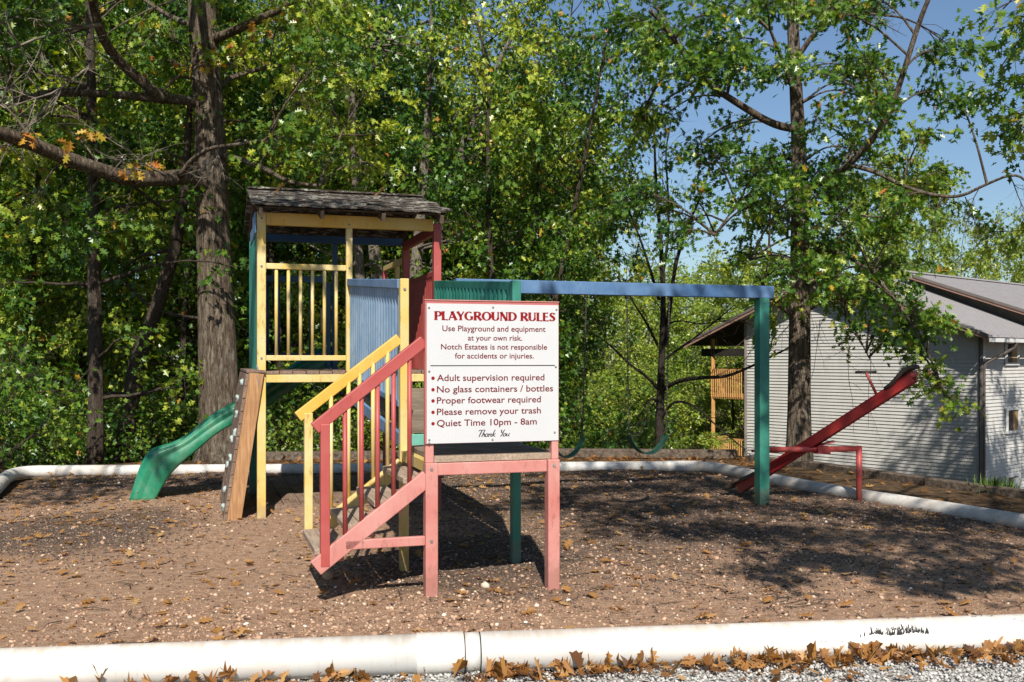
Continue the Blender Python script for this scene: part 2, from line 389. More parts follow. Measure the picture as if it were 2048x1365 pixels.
tag(gridobj('gravel_drive', np.arange(-12, 12.1, .3), np.arange(-6, 7.5, .25), lambda x, y: -.03+.008*np.sin(x*5)*np.cos(y*4), M['gravelbed'], lambda x, y: y < front_y(x)+.02), kind='structure')

# loose cover: chips, pebbles, gravel stones
BOXV = np.array([(-.5,-.5,-.5),(.5,-.5,-.5),(.5,.5,-.5),(-.5,.5,-.5),(-.4,-.35,.5),(.45,-.4,.5),(.4,.3,.5),(-.45,.4,.5)]); BOXF = [(3,2,1,0),(4,5,6,7),(0,1,5,4),(1,2,6,5),(2,3,7,6),(3,0,4,7)]
def rmat(n, tilt):
    a = rng.uniform(0, 2*np.pi, n); d = np.stack([np.cos(a), np.sin(a), rng.normal(0, tilt, n)], -1)
    nn = np.stack([rng.normal(0, tilt, n), rng.normal(0, tilt, n), np.ones(n)], -1); return frames(d, nn)
def yard_pts(n, dens):
    x = rng.uniform(-6.6, 6.6, n*6); Yp = rng.uniform(0, 1, n*6); y = 5.2+9.8*Yp**1.35
    ok = (y > front_y(x)+.1) & in_poly(x, y, YARD) & (rng.uniform(0, 1, n*6) < dens(x, y)) & (np.abs(x) < y*.53)
    return x[ok][:n], y[ok][:n]
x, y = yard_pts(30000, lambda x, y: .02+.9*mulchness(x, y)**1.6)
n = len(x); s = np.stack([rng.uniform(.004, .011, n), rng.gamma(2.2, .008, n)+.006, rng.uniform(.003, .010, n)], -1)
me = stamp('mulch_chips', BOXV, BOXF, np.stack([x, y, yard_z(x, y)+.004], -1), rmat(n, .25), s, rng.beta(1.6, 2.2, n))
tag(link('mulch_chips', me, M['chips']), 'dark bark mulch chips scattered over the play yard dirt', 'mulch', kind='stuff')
def rock_t(seed):
    bm = bmesh.new(); bmesh.ops.create_icosphere(bm, subdivisions=1, radius=.5); r = np.random.default_rng(seed)
    for v in bm.verts: v.co *= r.uniform(.75, 1.15)
    V = np.array([v.co[:] for v in bm.verts]); bm.verts.index_update(); Fs = [tuple(v.index for v in f.verts) for f in bm.faces]; bm.free(); return V, Fs
RV, RF = rock_t(3)
x, y = yard_pts(20000, lambda x, y: .18+.9*np.exp(-(((x+1.0)/1.5)**2+((y-6.4)/.7)**2))+.25*np.exp(-(((x-1.5)/2)**2+((y-7.6)/1.)**2)))
n = len(x); s = rng.gamma(2.0, .0058, n)+.0045; s3 = np.stack([s*rng.uniform(.8, 1.4, n), s*rng.uniform(.8, 1.4, n), s*rng.uniform(.5, .8, n)], -1)
me = stamp('pebbles', RV, RF, np.stack([x, y, yard_z(x, y)+s*.1], -1), rmat(n, .3), s3, np.clip(rng.beta(1.5, 3.0, n)*np.where(rng.uniform(0, 1, n) < .05, 1.7, 1), 0, 1))
tag(link('pebbles', me, M['stones']), 'tan and white pebbles strewn over the play yard dirt', 'pebbles', kind='stuff')
n = 15000; x = rng.uniform(-4.2, 4.6, n); y = front_y(x)-.06-rng.uniform(0, .95, n)
s = rng.uniform(.010, .026, n); s3 = np.stack([s*rng.uniform(.8, 1.4, n), s*rng.uniform(.8, 1.3, n), s*rng.uniform(.6, .9, n)], -1)
me = stamp('gravel_stones', RV, RF, np.stack([x, y, -.022+rng.uniform(0, .010, n)], -1), rmat(n, .6), s3, rng.beta(2.6, 1.8, n))
tag(link('gravel_stones', me, M['gravel']), 'pale grey crushed limestone gravel in front of the white pipe', 'gravel', kind='stuff')

# ------------------------------------------------------------------ border pipes and timbers
def resample(pts, step):
    pts = [Vector(p) for p in pts]; out = [pts[0]]
    for a, b in zip(pts, pts[1:]):
        k = max(1, int((b-a).length/step)); out += [a.lerp(b, i/k) for i in range(1, k+1)]
    return out
def smooth_path(pts, it=3):
    pts = [Vector(p) for p in pts]
    for _ in range(it):
        q = [pts[0]]
        for a, b in zip(pts, pts[1:]): q += [a.lerp(b, .25), a.lerp(b, .75)]
        pts = q+[pts[-1]]
    return pts
PR = .108; PZ = .075
fp = empty('border_pipe', FP0, 0, 'long white plastic pipe with scuff marks edging the play yard in the foreground', 'pipe', 'white pipes edging the play yard')
ang = math.atan2(FD.y, FD.x); fp.rotation_euler.z = ang
L = (FP1-FP0).length
def onpipe(px):  # distance along the front pipe seen at photo column px
    s_ = (px-CX)/F; t = (s_*FP0.y-FP0.x)/(FD.x-s_*FD.y); return t
c0, c1, c2 = onpipe(833), onpipe(927), onpipe(958)
m = MB(); m.tube([(-1.6, 0, PZ), (c0, 0, PZ)], PR, 40); m.build('pipe_length', M['pvc'], fp, smooth=False)
m = MB(); m.tube([(c2+.004, 0, PZ), (L+2.4, 0, PZ-.01)], PR, 40); m.build('pipe_length', M['pvc'], fp)
m = MB(); m.tube([(c1, 0, PZ), (c2, 0, PZ)], PR-.0015, 40); m.build('pipe_length', M['pvc'], fp)
m = MB(); m.tube([(c0-.003, 0, PZ), (c0, 0, PZ), (c0+.006, 0, PZ), (c1-.004, 0, PZ), (c1, 0, PZ)], [PR-.004, PR+.003, PR+.005, PR+.005, PR+.001], 40); m.build('coupling', M['pvc'], fp)
m = MB(); m.tube([(c1-.001, 0, PZ), (c1+.0045, 0, PZ)], PR+.0022, 40); m.tube([(c2-.001, 0, PZ), (c2+.0055, 0, PZ)], PR+.0012, 40); m.build('joint_gap', M['scuff'], fp)
for ch in fp.children: ch.data.polygons.foreach_set('use_smooth', [len(p.vertices) == 4 for p in ch.data.polygons])
m = MB()   # black scuff strokes, short brush-like patches lying on the pipe skin
def scuff(px0, px1, ang0, n, l0, l1, seed, wob=.03):
    """bristly rubber marks: strokes of uneven length rising from a common lower edge"""
    r = random.Random(seed)
    for i in range(n):
        f_ = r.random(); t = onpipe(px0+(px1-px0)*f_); a0 = ang0+r.uniform(-wob, wob)+.05*math.sin(f_*9+seed); da = l0+(l1-l0)*r.random()**3; wd = r.uniform(.0012, .0042); sk = r.uniform(.0, .016)
        if r.random() < .12: continue
        vs = []
        for k in range(4):
            a_ = a0+da*k/3; rr = PR+.0012; ww = wd*(1-.8*k/3)
            for sx in (-1, 1): vs.append((t+sk*(k/3)+sx*ww, -math.cos(a_)*rr, PZ+math.sin(a_)*rr))
        m.add(vs, [(0,1,3,2),(2,3,5,4),(4,5,7,6)])
scuff(1722, 1838, R(24), 240, .10, .42, 1, .05); scuff(1768, 1812, R(38), 45, .05, .3, 2, .08); scuff(1775, 1832, R(86), 26, .05, .14, 3, .05)
scuff(1938, 1985, R(82), 22, .05, .16, 4, .06); scuff(2008, 2042, R(52), 10, .05, .1, 5, .08); scuff(1690, 1720, R(20), 3, .2, .4, 6); scuff(1600, 1660, R(8), 4, .2, .5, 7)
m.build('scuff_mark', M['scuff'], fp)
def pipe_obj(pts, label, r=.088, seams=()):
    root = empty('border_pipe', pts[0], 0, label, 'pipe', 'white pipes edging the play yard')
    o = Vector(pts[0]); P = [Vector(p)-o for p in pts]
    m = MB(); m.tube(P, r, 28); b = m.build('pipe_length', M['pvc_old_shaded'], root, smooth=True)
    for i in seams:
        d = (P[i+1]-P[i]).normalized(); m = MB(); m.tube([P[i]-d*.12, P[i]-d*.1, P[i]+d*.1, P[i]+d*.12], [r+.001, r+.009, r+.009, r+.001], 28); m.build('coupling', M['pvc_old_shaded'], root, smooth=True)
    return root
bz = .055
back = resample([(-6.55, 14.42, bz), (-3.2, 14.62, bz), (-1.1, 14.75, bz), (2.2, 15.0, bz)], .5)
pipe_obj(back, 'straight white pipe edging the far side of the play yard behind the slide', seams=(9, 13))
lf = smooth_path([(-6.55, 14.42, bz), (-6.95, 14.40, bz), (-7.05, 14.0, bz), (-6.5, 12.6, bz), (-5.9, 11.1, bz), (-4.9, 8.4, bz), (-4.2, 6.6, bz)], 2)
pipe_obj(lf, 'weathered white pipe greyed for shade curving along the left edge of the play yard')
rt = smooth_path([(2.2, 15.0, bz), (2.75, 15.1, bz), (3.1, 14.75, bz), (3.5, 13.3, bz), (4.05, 11.9, bz), (4.58, 11.0, bz), (5.1, 9.9, bz), (5.9, 8.2, bz)], 2)
pipe_obj(rt, 'dirty white pipe running along the right side of the play yard below the building')
def timber(pts, label, h=.15, wdt=.19):
    root = empty('railroad_tie', pts[0], 0, label, 'timber', 'old timbers edging the terrace')
    o = Vector(pts[0])
    for a, b in zip(pts, pts[1:]):
        a = Vector(a)-o; b = Vector(b)-o; d = (b-a).normalized(); m = MB(); k = max(1, round((b-a).length/2.4))
        for i in range(k):
            p = a.lerp(b, i/k)+d*.012; q = a.lerp(b, (i+1)/k)-d*.012; j = random.uniform(-.012, .012); m.beam(p+Vector((0, 0, j)), q+Vector((0, 0, j)), wdt, h)
        m.build('timber_length', M['tie'], root, bevel=.012)
timber([(-4.2, 17.0, .02), (-1.0, 17.3, .02), (.6, 17.55, .02), (3.9, 17.3, .02)], 'dark weathered timbers edging the terrace along the forest side')
timber([(4.05, 17.05, -.03), (4.75, 15.9, -.03), (5.72, 13.75, -.03), (6.55, 12.2, -.03), (8.0, 9.2, -.03)], 'dark weathered timbers edging the terrace along the building side')

# ------------------------------------------------------------------ the play structure (local frame: u right, v away, z up)
YAW = R(17.35); ORG = Vector((-.577, 7.05, 0))
PS = empty('play_structure', ORG, YAW, 'painted wooden play tower with stairs, ramp, shingled roof, green slide and swing beam', 'playset')
def loc(u, v, z=0): return ORG+Matrix.Rotation(YAW, 3, 'Z')@Vector((u, v, z))
def part(name, mat, fn, parent=PS, bevel=.006, smooth=False, label=None):
    m = MB(); fn(m); return m.build(name, M[mat], parent, bevel, smooth, label)
def vpost(name, mat, u, v, z0, z1, wd=.089, parent=PS, dv=None):
    dv = dv or wd
    return part(name, mat, lambda m: m.box(u-wd/2, u+wd/2, v-dv/2, v+dv/2, z0, z1), parent)
def hbeam(name, mat, p, q, wd, h, parent=PS): return part(name, mat, lambda m: m.beam(p, q, wd, h), parent)
B = -.06
# front deck
vpost('post', 'pink', .003, .0, B, .957); vpost('post', 'pink', .905, -.02, B, .957)
part('upright', 'pink', lambda m: m.box(-.041, .020, -.03, .03, .957, 2.085)); part('upright', 'pink', lambda m: m.box(.895, .949, -.04, .02, .957, 2.085))
part('deck_beam', 'pink', lambda m: m.box(.0475, .8605, -.035, .025, .868, .955))
vpost('post', 'green', .925, .93, B, 2.33, .075); vpost('post', 'yellow', .0, .95, B, 2.325, .07)
part('deck_beam', 'yellow', lambda m: m.box(-.028, .028, .046, .914, .88, .965))
part('deck_beam', 'green', lambda m: m.box(.905, .945, .026, .892, .87, .955))
dk = part('front_deck', 'deck', lambda m: [m.box(.022+.001*(i % 2), .93, .005+.132*i, .005+.132*i+.124, .966, 1.003+.002*(i % 3)) for i in range(7)], bevel=.004)
part('deck_edge_board', 'tread', lambda m: m.box(.024, .93, -.022, .003, .9585, 1.002), bevel=.003)
# stairs
st = empty('staircase', (0, 0, 0)); st.parent = PS
slope = .155/.205
def stringer(v, mat, us=-.80):
    part('stringer', mat, lambda m: m.beam((us, v, .265+(us+.80)*slope), (-.02, v, .265+.78*slope), .05, .115), st)
stringer(-.005, 'pink'); stringer(.905, 'yellow', -.62)
for i in range(4):
    z = .385+.155*i; u = -.80+.205*i
    part('tread', 'tread', lambda m: [m.box(u, u+.115, .045, .872, z-.042, z), m.box(u+.122, u+.232, .047, .868, z-.041, z+.001)], st, .005)
    part('riser_cleat', 'pink', lambda m: m.box(u+.02, u+.2, .025, .044, z-.09, z-.043), st)
    part('riser_cleat', 'yellow', lambda m: m.box(u+.02, u+.2, .873, .879, z-.09, z-.043), st)
def rail(v, mat, uend, z_end, ztop, u_top):
    part('handrail', mat, lambda m: m.beam((uend, v, z_end), (u_top, v, ztop), .05, .082), st)
rail(.0, 'red', -.805, 1.215, 1.815, -.045); rail(.95, 'golden', -.83, 1.24, 1.85, -.038)
def newel(u, v, mat, z0, z1): part('newel_post', mat, lambda m: m.box(u-.032, u+.032, v-.032, v+.032, z0, z1), st)
newel(-.735, .0, 'red', .27, 1.245); newel(-.75, .94, 'yellow', .36, 1.27)
for px in (690, 723, 755, 787, 819):
    s_ = (px-CX)/F; cu, su = math.cos(YAW), math.sin(YAW); u = (s_*ORG.y-ORG.x)/(cu-s_*su)
    z0 = .265+(u+.80)*slope+.03; z1 = 1.215+(u+.805)*(.6/.76)-.03
    part('baluster', 'red', lambda m: m.tube([(u, 0, z0), (u, 0, z1)], .0165, 12), st, 0, True)
for px in (662, 697, 719, 746, 775):
    s_ = (px-CX)/F; cu, su = math.cos(YAW), math.sin(YAW); ox = ORG.x-.94*su; oy = ORG.y+.94*cu; u = (s_*oy-ox)/(cu-s_*su)
    z0 = .265+(u+.80)*slope+.03; z1 = 1.24+(u+.83)*(.61/.792)-.03
    part('baluster', 'yellow', lambda m: m.tube([(u, .94, z0), (u, .94, z1)], .0165, 12), st, 0, True)
part('brace', 'pink', lambda m: m.box(-.60, -.042, -.03, .012, .38, .445), st)
# ramp from the front deck up to the tower
rz = lambda v: 1.125+(v-1.0)*.0857
rp = empty('ramp', (0, 0, 0)); rp.parent = PS
def rdeck(m):
    k = 20
    for i in range(k):
        v0 = 1.0+i*(2.82/k); v1 = v0+2.82/k-.007; m.add([(.03,v0,rz(v0)-.035),(.90,v0,rz(v0)-.035),(.90,v1,rz(v1)-.035),(.03,v1,rz(v1)-.035),(.03,v0,rz(v0)),(.90,v0,rz(v0)),(.90,v1,rz(v1)),(.03,v1,rz(v1))],
              [(3,2,1,0),(4,5,6,7),(0,1,5,4),(1,2,6,5),(2,3,7,6),(3,0,4,7)])
part('ramp_deck', 'deck', rdeck, rp, .003)
part('ramp_beam', 'teal', lambda m: m.box(.036, .886, .99, 1.03, .985, 1.082), rp)
part('ramp_stringer', 'blue', lambda m: m.beam((0, 1.0, rz(1.0)-.092), (0, 3.82, rz(3.82)-.092), .045, .105), rp)
part('ramp_stringer', 'green', lambda m: m.beam((.925, 1.0, rz(1.0)-.092), (.925, 3.82, rz(3.82)-.092), .045, .105), rp)
def slats(m, u, v0, v1, zb, zt, n, r, side):
    for i in range(n):
        v = v0+(i+.5)*(v1-v0)/n; hw = (v1-v0)/n*.47
        pr = [(-hw, 0), (-hw*.75, .6), (-hw*.25, 1), (hw*.25, 1), (hw*.75, .6), (hw, 0)]
        vs = [(u+side*r*b_, v+a_, zb(v+a_)) for a_, b_ in pr]+[(u+side*r*b_, v+a_, zt(v+a_)) for a_, b_ in pr]
        k = len(pr); m.add(vs, [(j, (j+1) % k, k+(j+1) % k, k+j) for j in range(k)]+[tuple(range(k)), tuple(reversed(range(k, 2*k)))])
bt = lambda v: 2.292+(v-1.0)*.076; bb = lambda v: 1.345+(v-1.0)*.07
part('side_panel', 'bluefaded', lambda m: slats(m, .012, 1.0, 3.82, lambda v: bb(v)+.005, lambda v: bt(v)-.035, 21, .038, -1), rp, 0)
part('panel_backing', 'blue', lambda m: m.add([(.0125,1.0,bb(1.0)),(.0125,3.82,bb(3.82)),(.0125,3.82,bt(3.82)-.04),(.0125,1.0,bt(1.0)-.04),(.022,1.0,bb(1.0)),(.022,3.82,bb(3.82)),(.022,3.82,bt(3.82)-.04),(.022,1.0,bt(1.0)-.04)], [(0,1,2,3),(7,6,5,4),(0,4,5,1),(1,5,6,2),(2,6,7,3),(3,7,4,0)]), rp, 0)
part('top_rail', 'blue', lambda m: m.beam((-.012, .988, bt(.99)-.005), (-.012, 3.93, bt(3.93)-.005), .07, .075), rp)
part('bottom_rail', 'blue', lambda m: m.beam((-.012, .99, bb(.99)-.015), (-.012, 3.90, bb(3.9)-.015), .06, .05), rp)
part('side_panel', 'green', lambda m: slats(m, .92, .98, 3.82, lambda v: bb(v), lambda v: bt(v)-.035, 21, .03, -1), rp, 0)
part('top_rail', 'green', lambda m: m.beam((.925, .90, bt(.90)-.002), (.925, 3.80, bt(3.8)-.002), .06, .075), rp)
# tower
TV, TB = 3.87, 5.60; TD = 1.535
vpost('post', 'yellow', -.935, TV, B, 3.215); vpost('post', 'red', .945, TV, B, 3.17, .085); vpost('post', 'red', .945, TB, 1.3, 3.17, .085); vpost('post', 'green', -.935, TB, B, 3.1, .085)
vpost('post', 'yellow', -.02, TV, 1.45, 3.083, .066)
vpost('post', 'darkblue', .05, TB, 1.5, 3.11, .06); vpost('post', 'darkblue', -.03, TB-.02, 1.55, 2.62, .05)
part('roof_beam', 'golden', lambda m: m.box(-.889, .901, TV-.035, TV+.035, 3.085, 3.216))
part('roof_beam', 'darkblue', lambda m: m.box(-.89, .90, TB-.03, TB+.03, 3.11, 3.2))
part('roof_beam', 'red', lambda m: m.box(.915, .975, TV+.044, TB-.044, 3.06, 3.165))
part('roof_beam', 'blue', lambda m: m.box(-.97, -.91, TV+.046, TB-.044, 3.05, 3.2))
part('deck_beam', 'yellow', lambda m: m.box(-.889, .901, TV-.03, TV+.03, 1.435, 1.518))
part('deck_beam', 'red', lambda m: m.box(.92, .97, TV+.044, TB-.044, 1.42, 1.51)); part('deck_beam', 'green', lambda m: m.box(-.96, -.91, TV+.046, TB-.044, 1.42, 1.51)); part('deck_beam', 'darkblue', lambda m: m.box(-.89, .9, TB-.03, TB+.03, 1.42, 1.5))
part('tower_deck', 'deckv', lambda m: [m.box(-.885+.138*i, -.885+.138*i+.13, TV-.034+.004*(i % 3), TB-.05, 1.5195, 1.555+.003*(i % 2)) for i in range(13)], bevel=.004)
part('top_rail', 'yellow', lambda m: m.box(-.889, -.054, TV-.028, TV+.028, 2.625, 2.685))
part('bottom_rail', 'yellow', lambda m: m.box(-.889, -.054, TV-.028, TV+.028, 1.665, 1.72))
for i in range(6):
    u = -.79+.125*i+.008; part('baluster', 'yellow', lambda m: m.tube([(u, TV, 1.71), (u, TV, 2.635)], .018, 12), PS, 0, True)
part('top_rail', 'darkblue', lambda m: m.box(-.89, -.06, TB-.03, TB+.03, 2.62, 2.70)); part('bottom_rail', 'darkblue', lambda m: m.box(-.89, -.06, TB-.03, TB+.03, 1.70, 1.75))
for i in range(5):
    u = -.76+.128*i; part('baluster', 'darkblue', lambda m: m.tube([(u, TB, 1.74), (u, TB, 2.63)], .018, 10), PS, 0, True)
part('grab_handle', 'yellow', lambda m: m.tube([(-.13, TB-.10, 2.30), (-.13, TB-.15, 2.27), (-.125, TB-.15, 2.05), (-.13, TB-.10, 2.0)], .016, 8), PS, 0, True)
part('side_panel', 'red', lambda m: slats(m, .935, TV+.05, TB-.05, lambda v: 1.56, lambda v: 2.61, 17, .022, -1), bevel=0)
part('panel_backing', 'red', lambda m: m.box(.936, .946, TV+.05, TB-.05, 1.56, 2.61), bevel=0)
part('top_rail', 'red', lambda m: m.box(.91, .965, TV+.044, TB-.044, 2.59, 2.65))
part('side_panel', 'green', lambda m: slats(m, -.955, TV+.1, TB-.06, lambda v: 1.56, lambda v: 3.0, 12, .022, -1), bevel=0)
# rear landing with its rail
part('top_rail', 'yellow', lambda m: m.box(.90, .95, TB+.05, 7.0, 2.90, 2.97)); vpost('post', 'yellow', .93, 6.1, 1.55, 2.9, .055); vpost('post', 'red', .93, 7.0, B-.4, 2.9, .06)
part('rear_deck', 'deckv', lambda m: [m.box(.25+.138*i, .25+.138*i+.13, TB+.04, 7.05, 1.5, 1.54) for i in range(5)], bevel=.004)
for u, v, z in ((0, -.046, .915), (.905, -.066, .915), (-.935, TV-.047, 3.15), (-.935, TV-.047, 1.48), (-.935, TV-.047, 2.65), (-.935, TV-.047, 1.69), (-.02, TV-.037, 2.655), (-.02, TV-.037, 3.12), (0, .912, 2.24), (0, .912, .93), (0, -.046, .41), (.945, TV-.045, 3.12), (4.60, 3.12, 2.33)):
    part('bolt', 'metal', lambda m: m.tube([(u, v-.006, z), (u, v+.004, z)], [.010, .013], 8), bevel=0)
# roof
rf = empty('roof', (0, 0, 0)); rf.parent = PS
EV, EZ, RVv, RZ = 3.58, 3.235, 4.76, 3.575
def rp_(t): return EV+(RVv-EV)*t, EZ+(RZ-EZ)*t
def shakes(m):
    r = random.Random(5); nv = Vector((0, -(RZ-EZ), RVv-EV)).normalized()
    for c in range(8):
        u = -1.045
        while u < 1.0-.0*c:
            wd = r.uniform(.07, .16); t0 = c/8-.03+r.uniform(-.02, .012); t1 = min(1.0, t0+.25)
            v0, z0 = rp_(t0); v1, z1 = rp_(t1); e = r.uniform(-.03, .04) if u+wd > .96 else 0
            th = r.uniform(.012, .02); lift = .02+r.uniform(0, .006)
            a_ = Vector((0, v0, z0))+nv*lift; b_ = Vector((0, v1, z1))+nv*.004
            u1 = min(u+wd-.004, 1.055-.11*(c/8))+e
            if u1 > u+.01:
                vs = [Vector((uu, p.y, p.z))+nv*k for k in (0, th) for p, uu in ((a_, u), (a_, u1), (b_, u1), (b_, u))]
                m.add(vs, [(3,2,1,0),(4,5,6,7),(0,1,5,4),(1,2,6,5),(2,3,7,6),(3,0,4,7)])
            u += wd
    bv = 2*RVv-EV
    m.add([(-1.03,RVv,RZ+.01),(1.0,RVv,RZ+.01),(1.0,bv,EZ),(-1.03,bv,EZ),(-1.03,RVv,RZ+.035),(1.0,RVv,RZ+.035),(1.0,bv,EZ+.025),(-1.03,bv,EZ+.025)], [(3,2,1,0),(4,5,6,7),(0,1,5,4),(1,2,6,5),(2,3,7,6),(3,0,4,7)])
    m.box(-1.04, .965, RVv-.06, RVv+.06, RZ+.028, RZ+.048)
part('shakes', 'shake', shakes, rf, 0)
def sheath(m):
    for k in range(6):
        t0 = .03+k*.163; v0, z0 = rp_(t0); v1, z1 = rp_(t0+.14)
        m.add([(-1.0,v0,z0-.018),(.985,v0,z0-.018),(.985,v1,z1-.018),(-1.0,v1,z1-.018),(-1.0,v0,z0),(.985,v0,z0),(.985,v1,z1),(-1.0,v1,z1)], [(3,2,1,0),(4,5,6,7),(0,1,5,4),(1,2,6,5),(2,3,7,6),(3,0,4,7)])
part('sheathing', 'rafter', sheath, rf, 0)
for u in (-.955, -.34, .30, .93):
    for sgn in (1, -1):
        v0, z0 = EV-.03, EZ-.062
        p = (u, v0 if sgn > 0 else 2*RVv-v0, z0); q = (u, RVv-.02*sgn, RZ-.055)
        part('rafter', 'rafter', lambda m: m.beam(p, q, .04, .085), rf, .003)
part('hanging_cloth', 'blue', lambda m: m.box(-1.0, -.985, TV+.0, TV+.5, 3.0, 3.22), rf, .003, label='strip of blue edging under the left eave')
# climbing wall
cw = empty('climbing_wall', (0, 0, 0)); cw.parent = PS
cb, ct = Vector((-1.235, 0, -.03)), Vector((-1.0, 0, 1.535))
for v in (3.80, 5.45): part('stringer', 'cedar', lambda m: m.beam(cb+Vector((.012, v, 0)), ct+Vector((.012, v, 0)), .04, .15, up=(1, 0, 0)), cw, .004)
def planks(m):
    k = 12
    for i in range(k):
        a_ = cb.lerp(ct, i/k)+Vector((-.075, 0, 0)); b_ = cb.lerp(ct, (i+.95)/k)+Vector((-.075, 0, 0))
        m.add([(a_.x-.018,3.772,a_.z),(a_.x+.018,3.772,a_.z),(a_.x+.018,5.48,a_.z),(a_.x-.018,5.48,a_.z),(b_.x-.018,3.772,b_.z),(b_.x+.018,3.772,b_.z),(b_.x+.018,5.48,b_.z),(b_.x-.018,5.48,b_.z)], [(3,2,1,0),(4,5,6,7),(0,1,5,4),(1,2,6,5),(2,3,7,6),(3,0,4,7)])
    m.box(ct.x-.09, ct.x+.10, 3.775, 5.48, ct.z+.004, ct.z+.034)
part('planks', 'deckv', planks, cw, .004)
for i, t in enumerate((.10, .19, .34, .42, .53, .60, .71, .81, .93)):
    p = cb.lerp(ct, t)+Vector((-.093, 0, 0)); v = 4.0+.28*((i*7) % 5)*.6; r_ = random.Random(i)
    def hold(m):
        bm = bmesh.new(); bmesh.ops.create_icosphere(bm, subdivisions=2, radius=.042)
        for vv in bm.verts:
            c = vv.co; k = .55+.75*abs(c.z/.05); bulb = 1+.35*math.sin(c.z*70+i); vv.co = Vector((c.x*.8*k-.006, c.y*bulb, c.z*1.1))
            vv.co.x -= .006*math.sin(c.z*60+i*1.7)
        bm.verts.index_update(); m.add([vv.co+Vector((p.x, v, p.z)) for vv in bm.verts], [tuple(x.index for x in f.verts) for f in bm.faces]); bm.free()
    part('climbing_hold', 'hold', hold, cw, 0, True)
part('rope', 'metal', lambda m: m.tube([(-.985, 3.80, 1.62), (-.975, 3.79, 1.58), (-.985, 3.785, 1.5), (-.97, 3.785, 1.44), (-.965, 3.79, 1.3)], .008, 6), cw, 0, True)
# planked platform under the tower
part('ground_platform', 'deckv', lambda m: [m.box(-.85+.19*i, -.85+.19*i+.182, 4.42, 6.95, .03, .075+.004*(i % 2)) for i in range(10)]+[m.box(-.85, 1.04, 4.375, 4.415, -.05, .065)], bevel=.004)
# slide: outline of the near wall measured from the photo, in the plane v = 5.75
def on_v(px, py, v):
    r = Vector(((px-CX)/F, 1, -(py-CY)/F)); nV = Vector((-math.sin(YAW), math.cos(YAW), 0)); t = (v+ORG.dot(nV))/r.dot(nV); p = r*t
    d = p-ORG; return d.x*math.cos(YAW)+d.y*math.sin(YAW), p.z+CAMH
def interp(pts, n):
    P = smooth_path([Vector((a, b, 0)) for a, b in pts], 2); d = [0]
    for a, b in zip(P, P[1:]): d.append(d[-1]+(b-a).length)
    out = []
    for i in range(n):
        t = d[-1]*i/(n-1); j = 0
        while j < len(d)-2 and d[j+1] < t: j += 1
        out.append(P[j].lerp(P[j+1], (t-d[j])/max(1e-6, d[j+1]-d[j])))
    return out
top = [on_v(*p, 5.72) for p in ((258, 1004), (270, 965), (283, 925), (298, 905), (330, 897), (362, 885), (395, 858), (432, 829), (475, 806), (530, 776), (585, 735), (640, 697))]
bot = [on_v(*p, 5.72) for p in ((308, 1006), (322, 978), (340, 948), (365, 924), (395, 900), (425, 872), (455, 853), (490, 838), (530, 815), (580, 782), (640, 745), (690, 715))]
N = 44; T = interp(top, N); Bt = interp(bot, N)
def slide_fn(m):
    prof = []
    for i in range(N):
        t_, b_ = T[i], Bt[i]; h = t_-b_; ring = []
        # outer near lip, near wall (with a moulded rib), bed, far wall, far lip
        for f_, dv in ((.80, -.045), (.93, -.05), (1.0, -.03), (1.0, .0), (.9, .012), (.55, .03), (.48, .05), (.2, .06), (.06, .09), (.02, .20), (.02, .32), (.06, .42), (.3, .46), (.7, .48), (1.0, .50), (1.0, .53), (.9, .55)):
            ring.append(Vector((b_.x+h.x*f_, 5.72+dv, b_.y+h.y*f_)))
        prof.append(ring)
    k = len(prof[0])
    b0 = len(m.v)
    for rg in prof: m.v += [tuple(p) for p in rg]
    for i in range(N-1):
        for j in range(k-1): m.f.append((b0+i*k+j, b0+i*k+j+1, b0+(i+1)*k+j+1, b0+(i+1)*k+j))
sl = part('slide', 'slide', slide_fn, PS, 0, True)
sm = sl.modifiers.new('thick', 'SOLIDIFY'); sm.thickness = .012; sm.offset = 0
def slide_side(m):   # the moulded outer skirt of the near side
    b0 = len(m.v)
    for i in range(N):
        t_, b_ = T[i], Bt[i]; h = t_-b_
        for f_, dv in ((.95, -.052), (.72, -.06), (.60, -.045), (.52, -.047), (.40, -.062), (.08, -.055), (0, -.045)): m.v.append((b_.x+h.x*f_, 5.72+dv, b_.y+h.y*f_))
    for i in range(N-1):
        for j in range(6): m.f.append((b0+i*7+j, b0+i*7+j+1, b0+(i+1)*7+j+1, b0+(i+1)*7+j))
s2 = part('side_wall', 'slide', slide_side, sl, 0, True); sm = s2.modifiers.new('thick', 'SOLIDIFY'); sm.thickness = .008; sm.offset = 0
for i in (2, 9, 16, 22):
    c = Bt[i].lerp(T[i], .8); part('bolt', 'metal', lambda m: m.tube([(c.x, 5.72-.075, c.y), (c.x, 5.72-.05, c.y)], .009, 8), sl, 0)
# swing beam and its outer post
part('swing_beam', 'beamblue', lambda m: m.box(.98, 4.73, 3.13, 3.24, 2.375, 2.515))
vpost('post', 'green', 4.60, 3.185, -.08, 2.373, .125)
part('beam_hanger', 'metal', lambda m: [m.tube([(u, 3.185, 2.378), (u, 3.185, 2.33)], .012, 8) for u in (2.02, 2.43, 2.93, 3.42)], bevel=0)

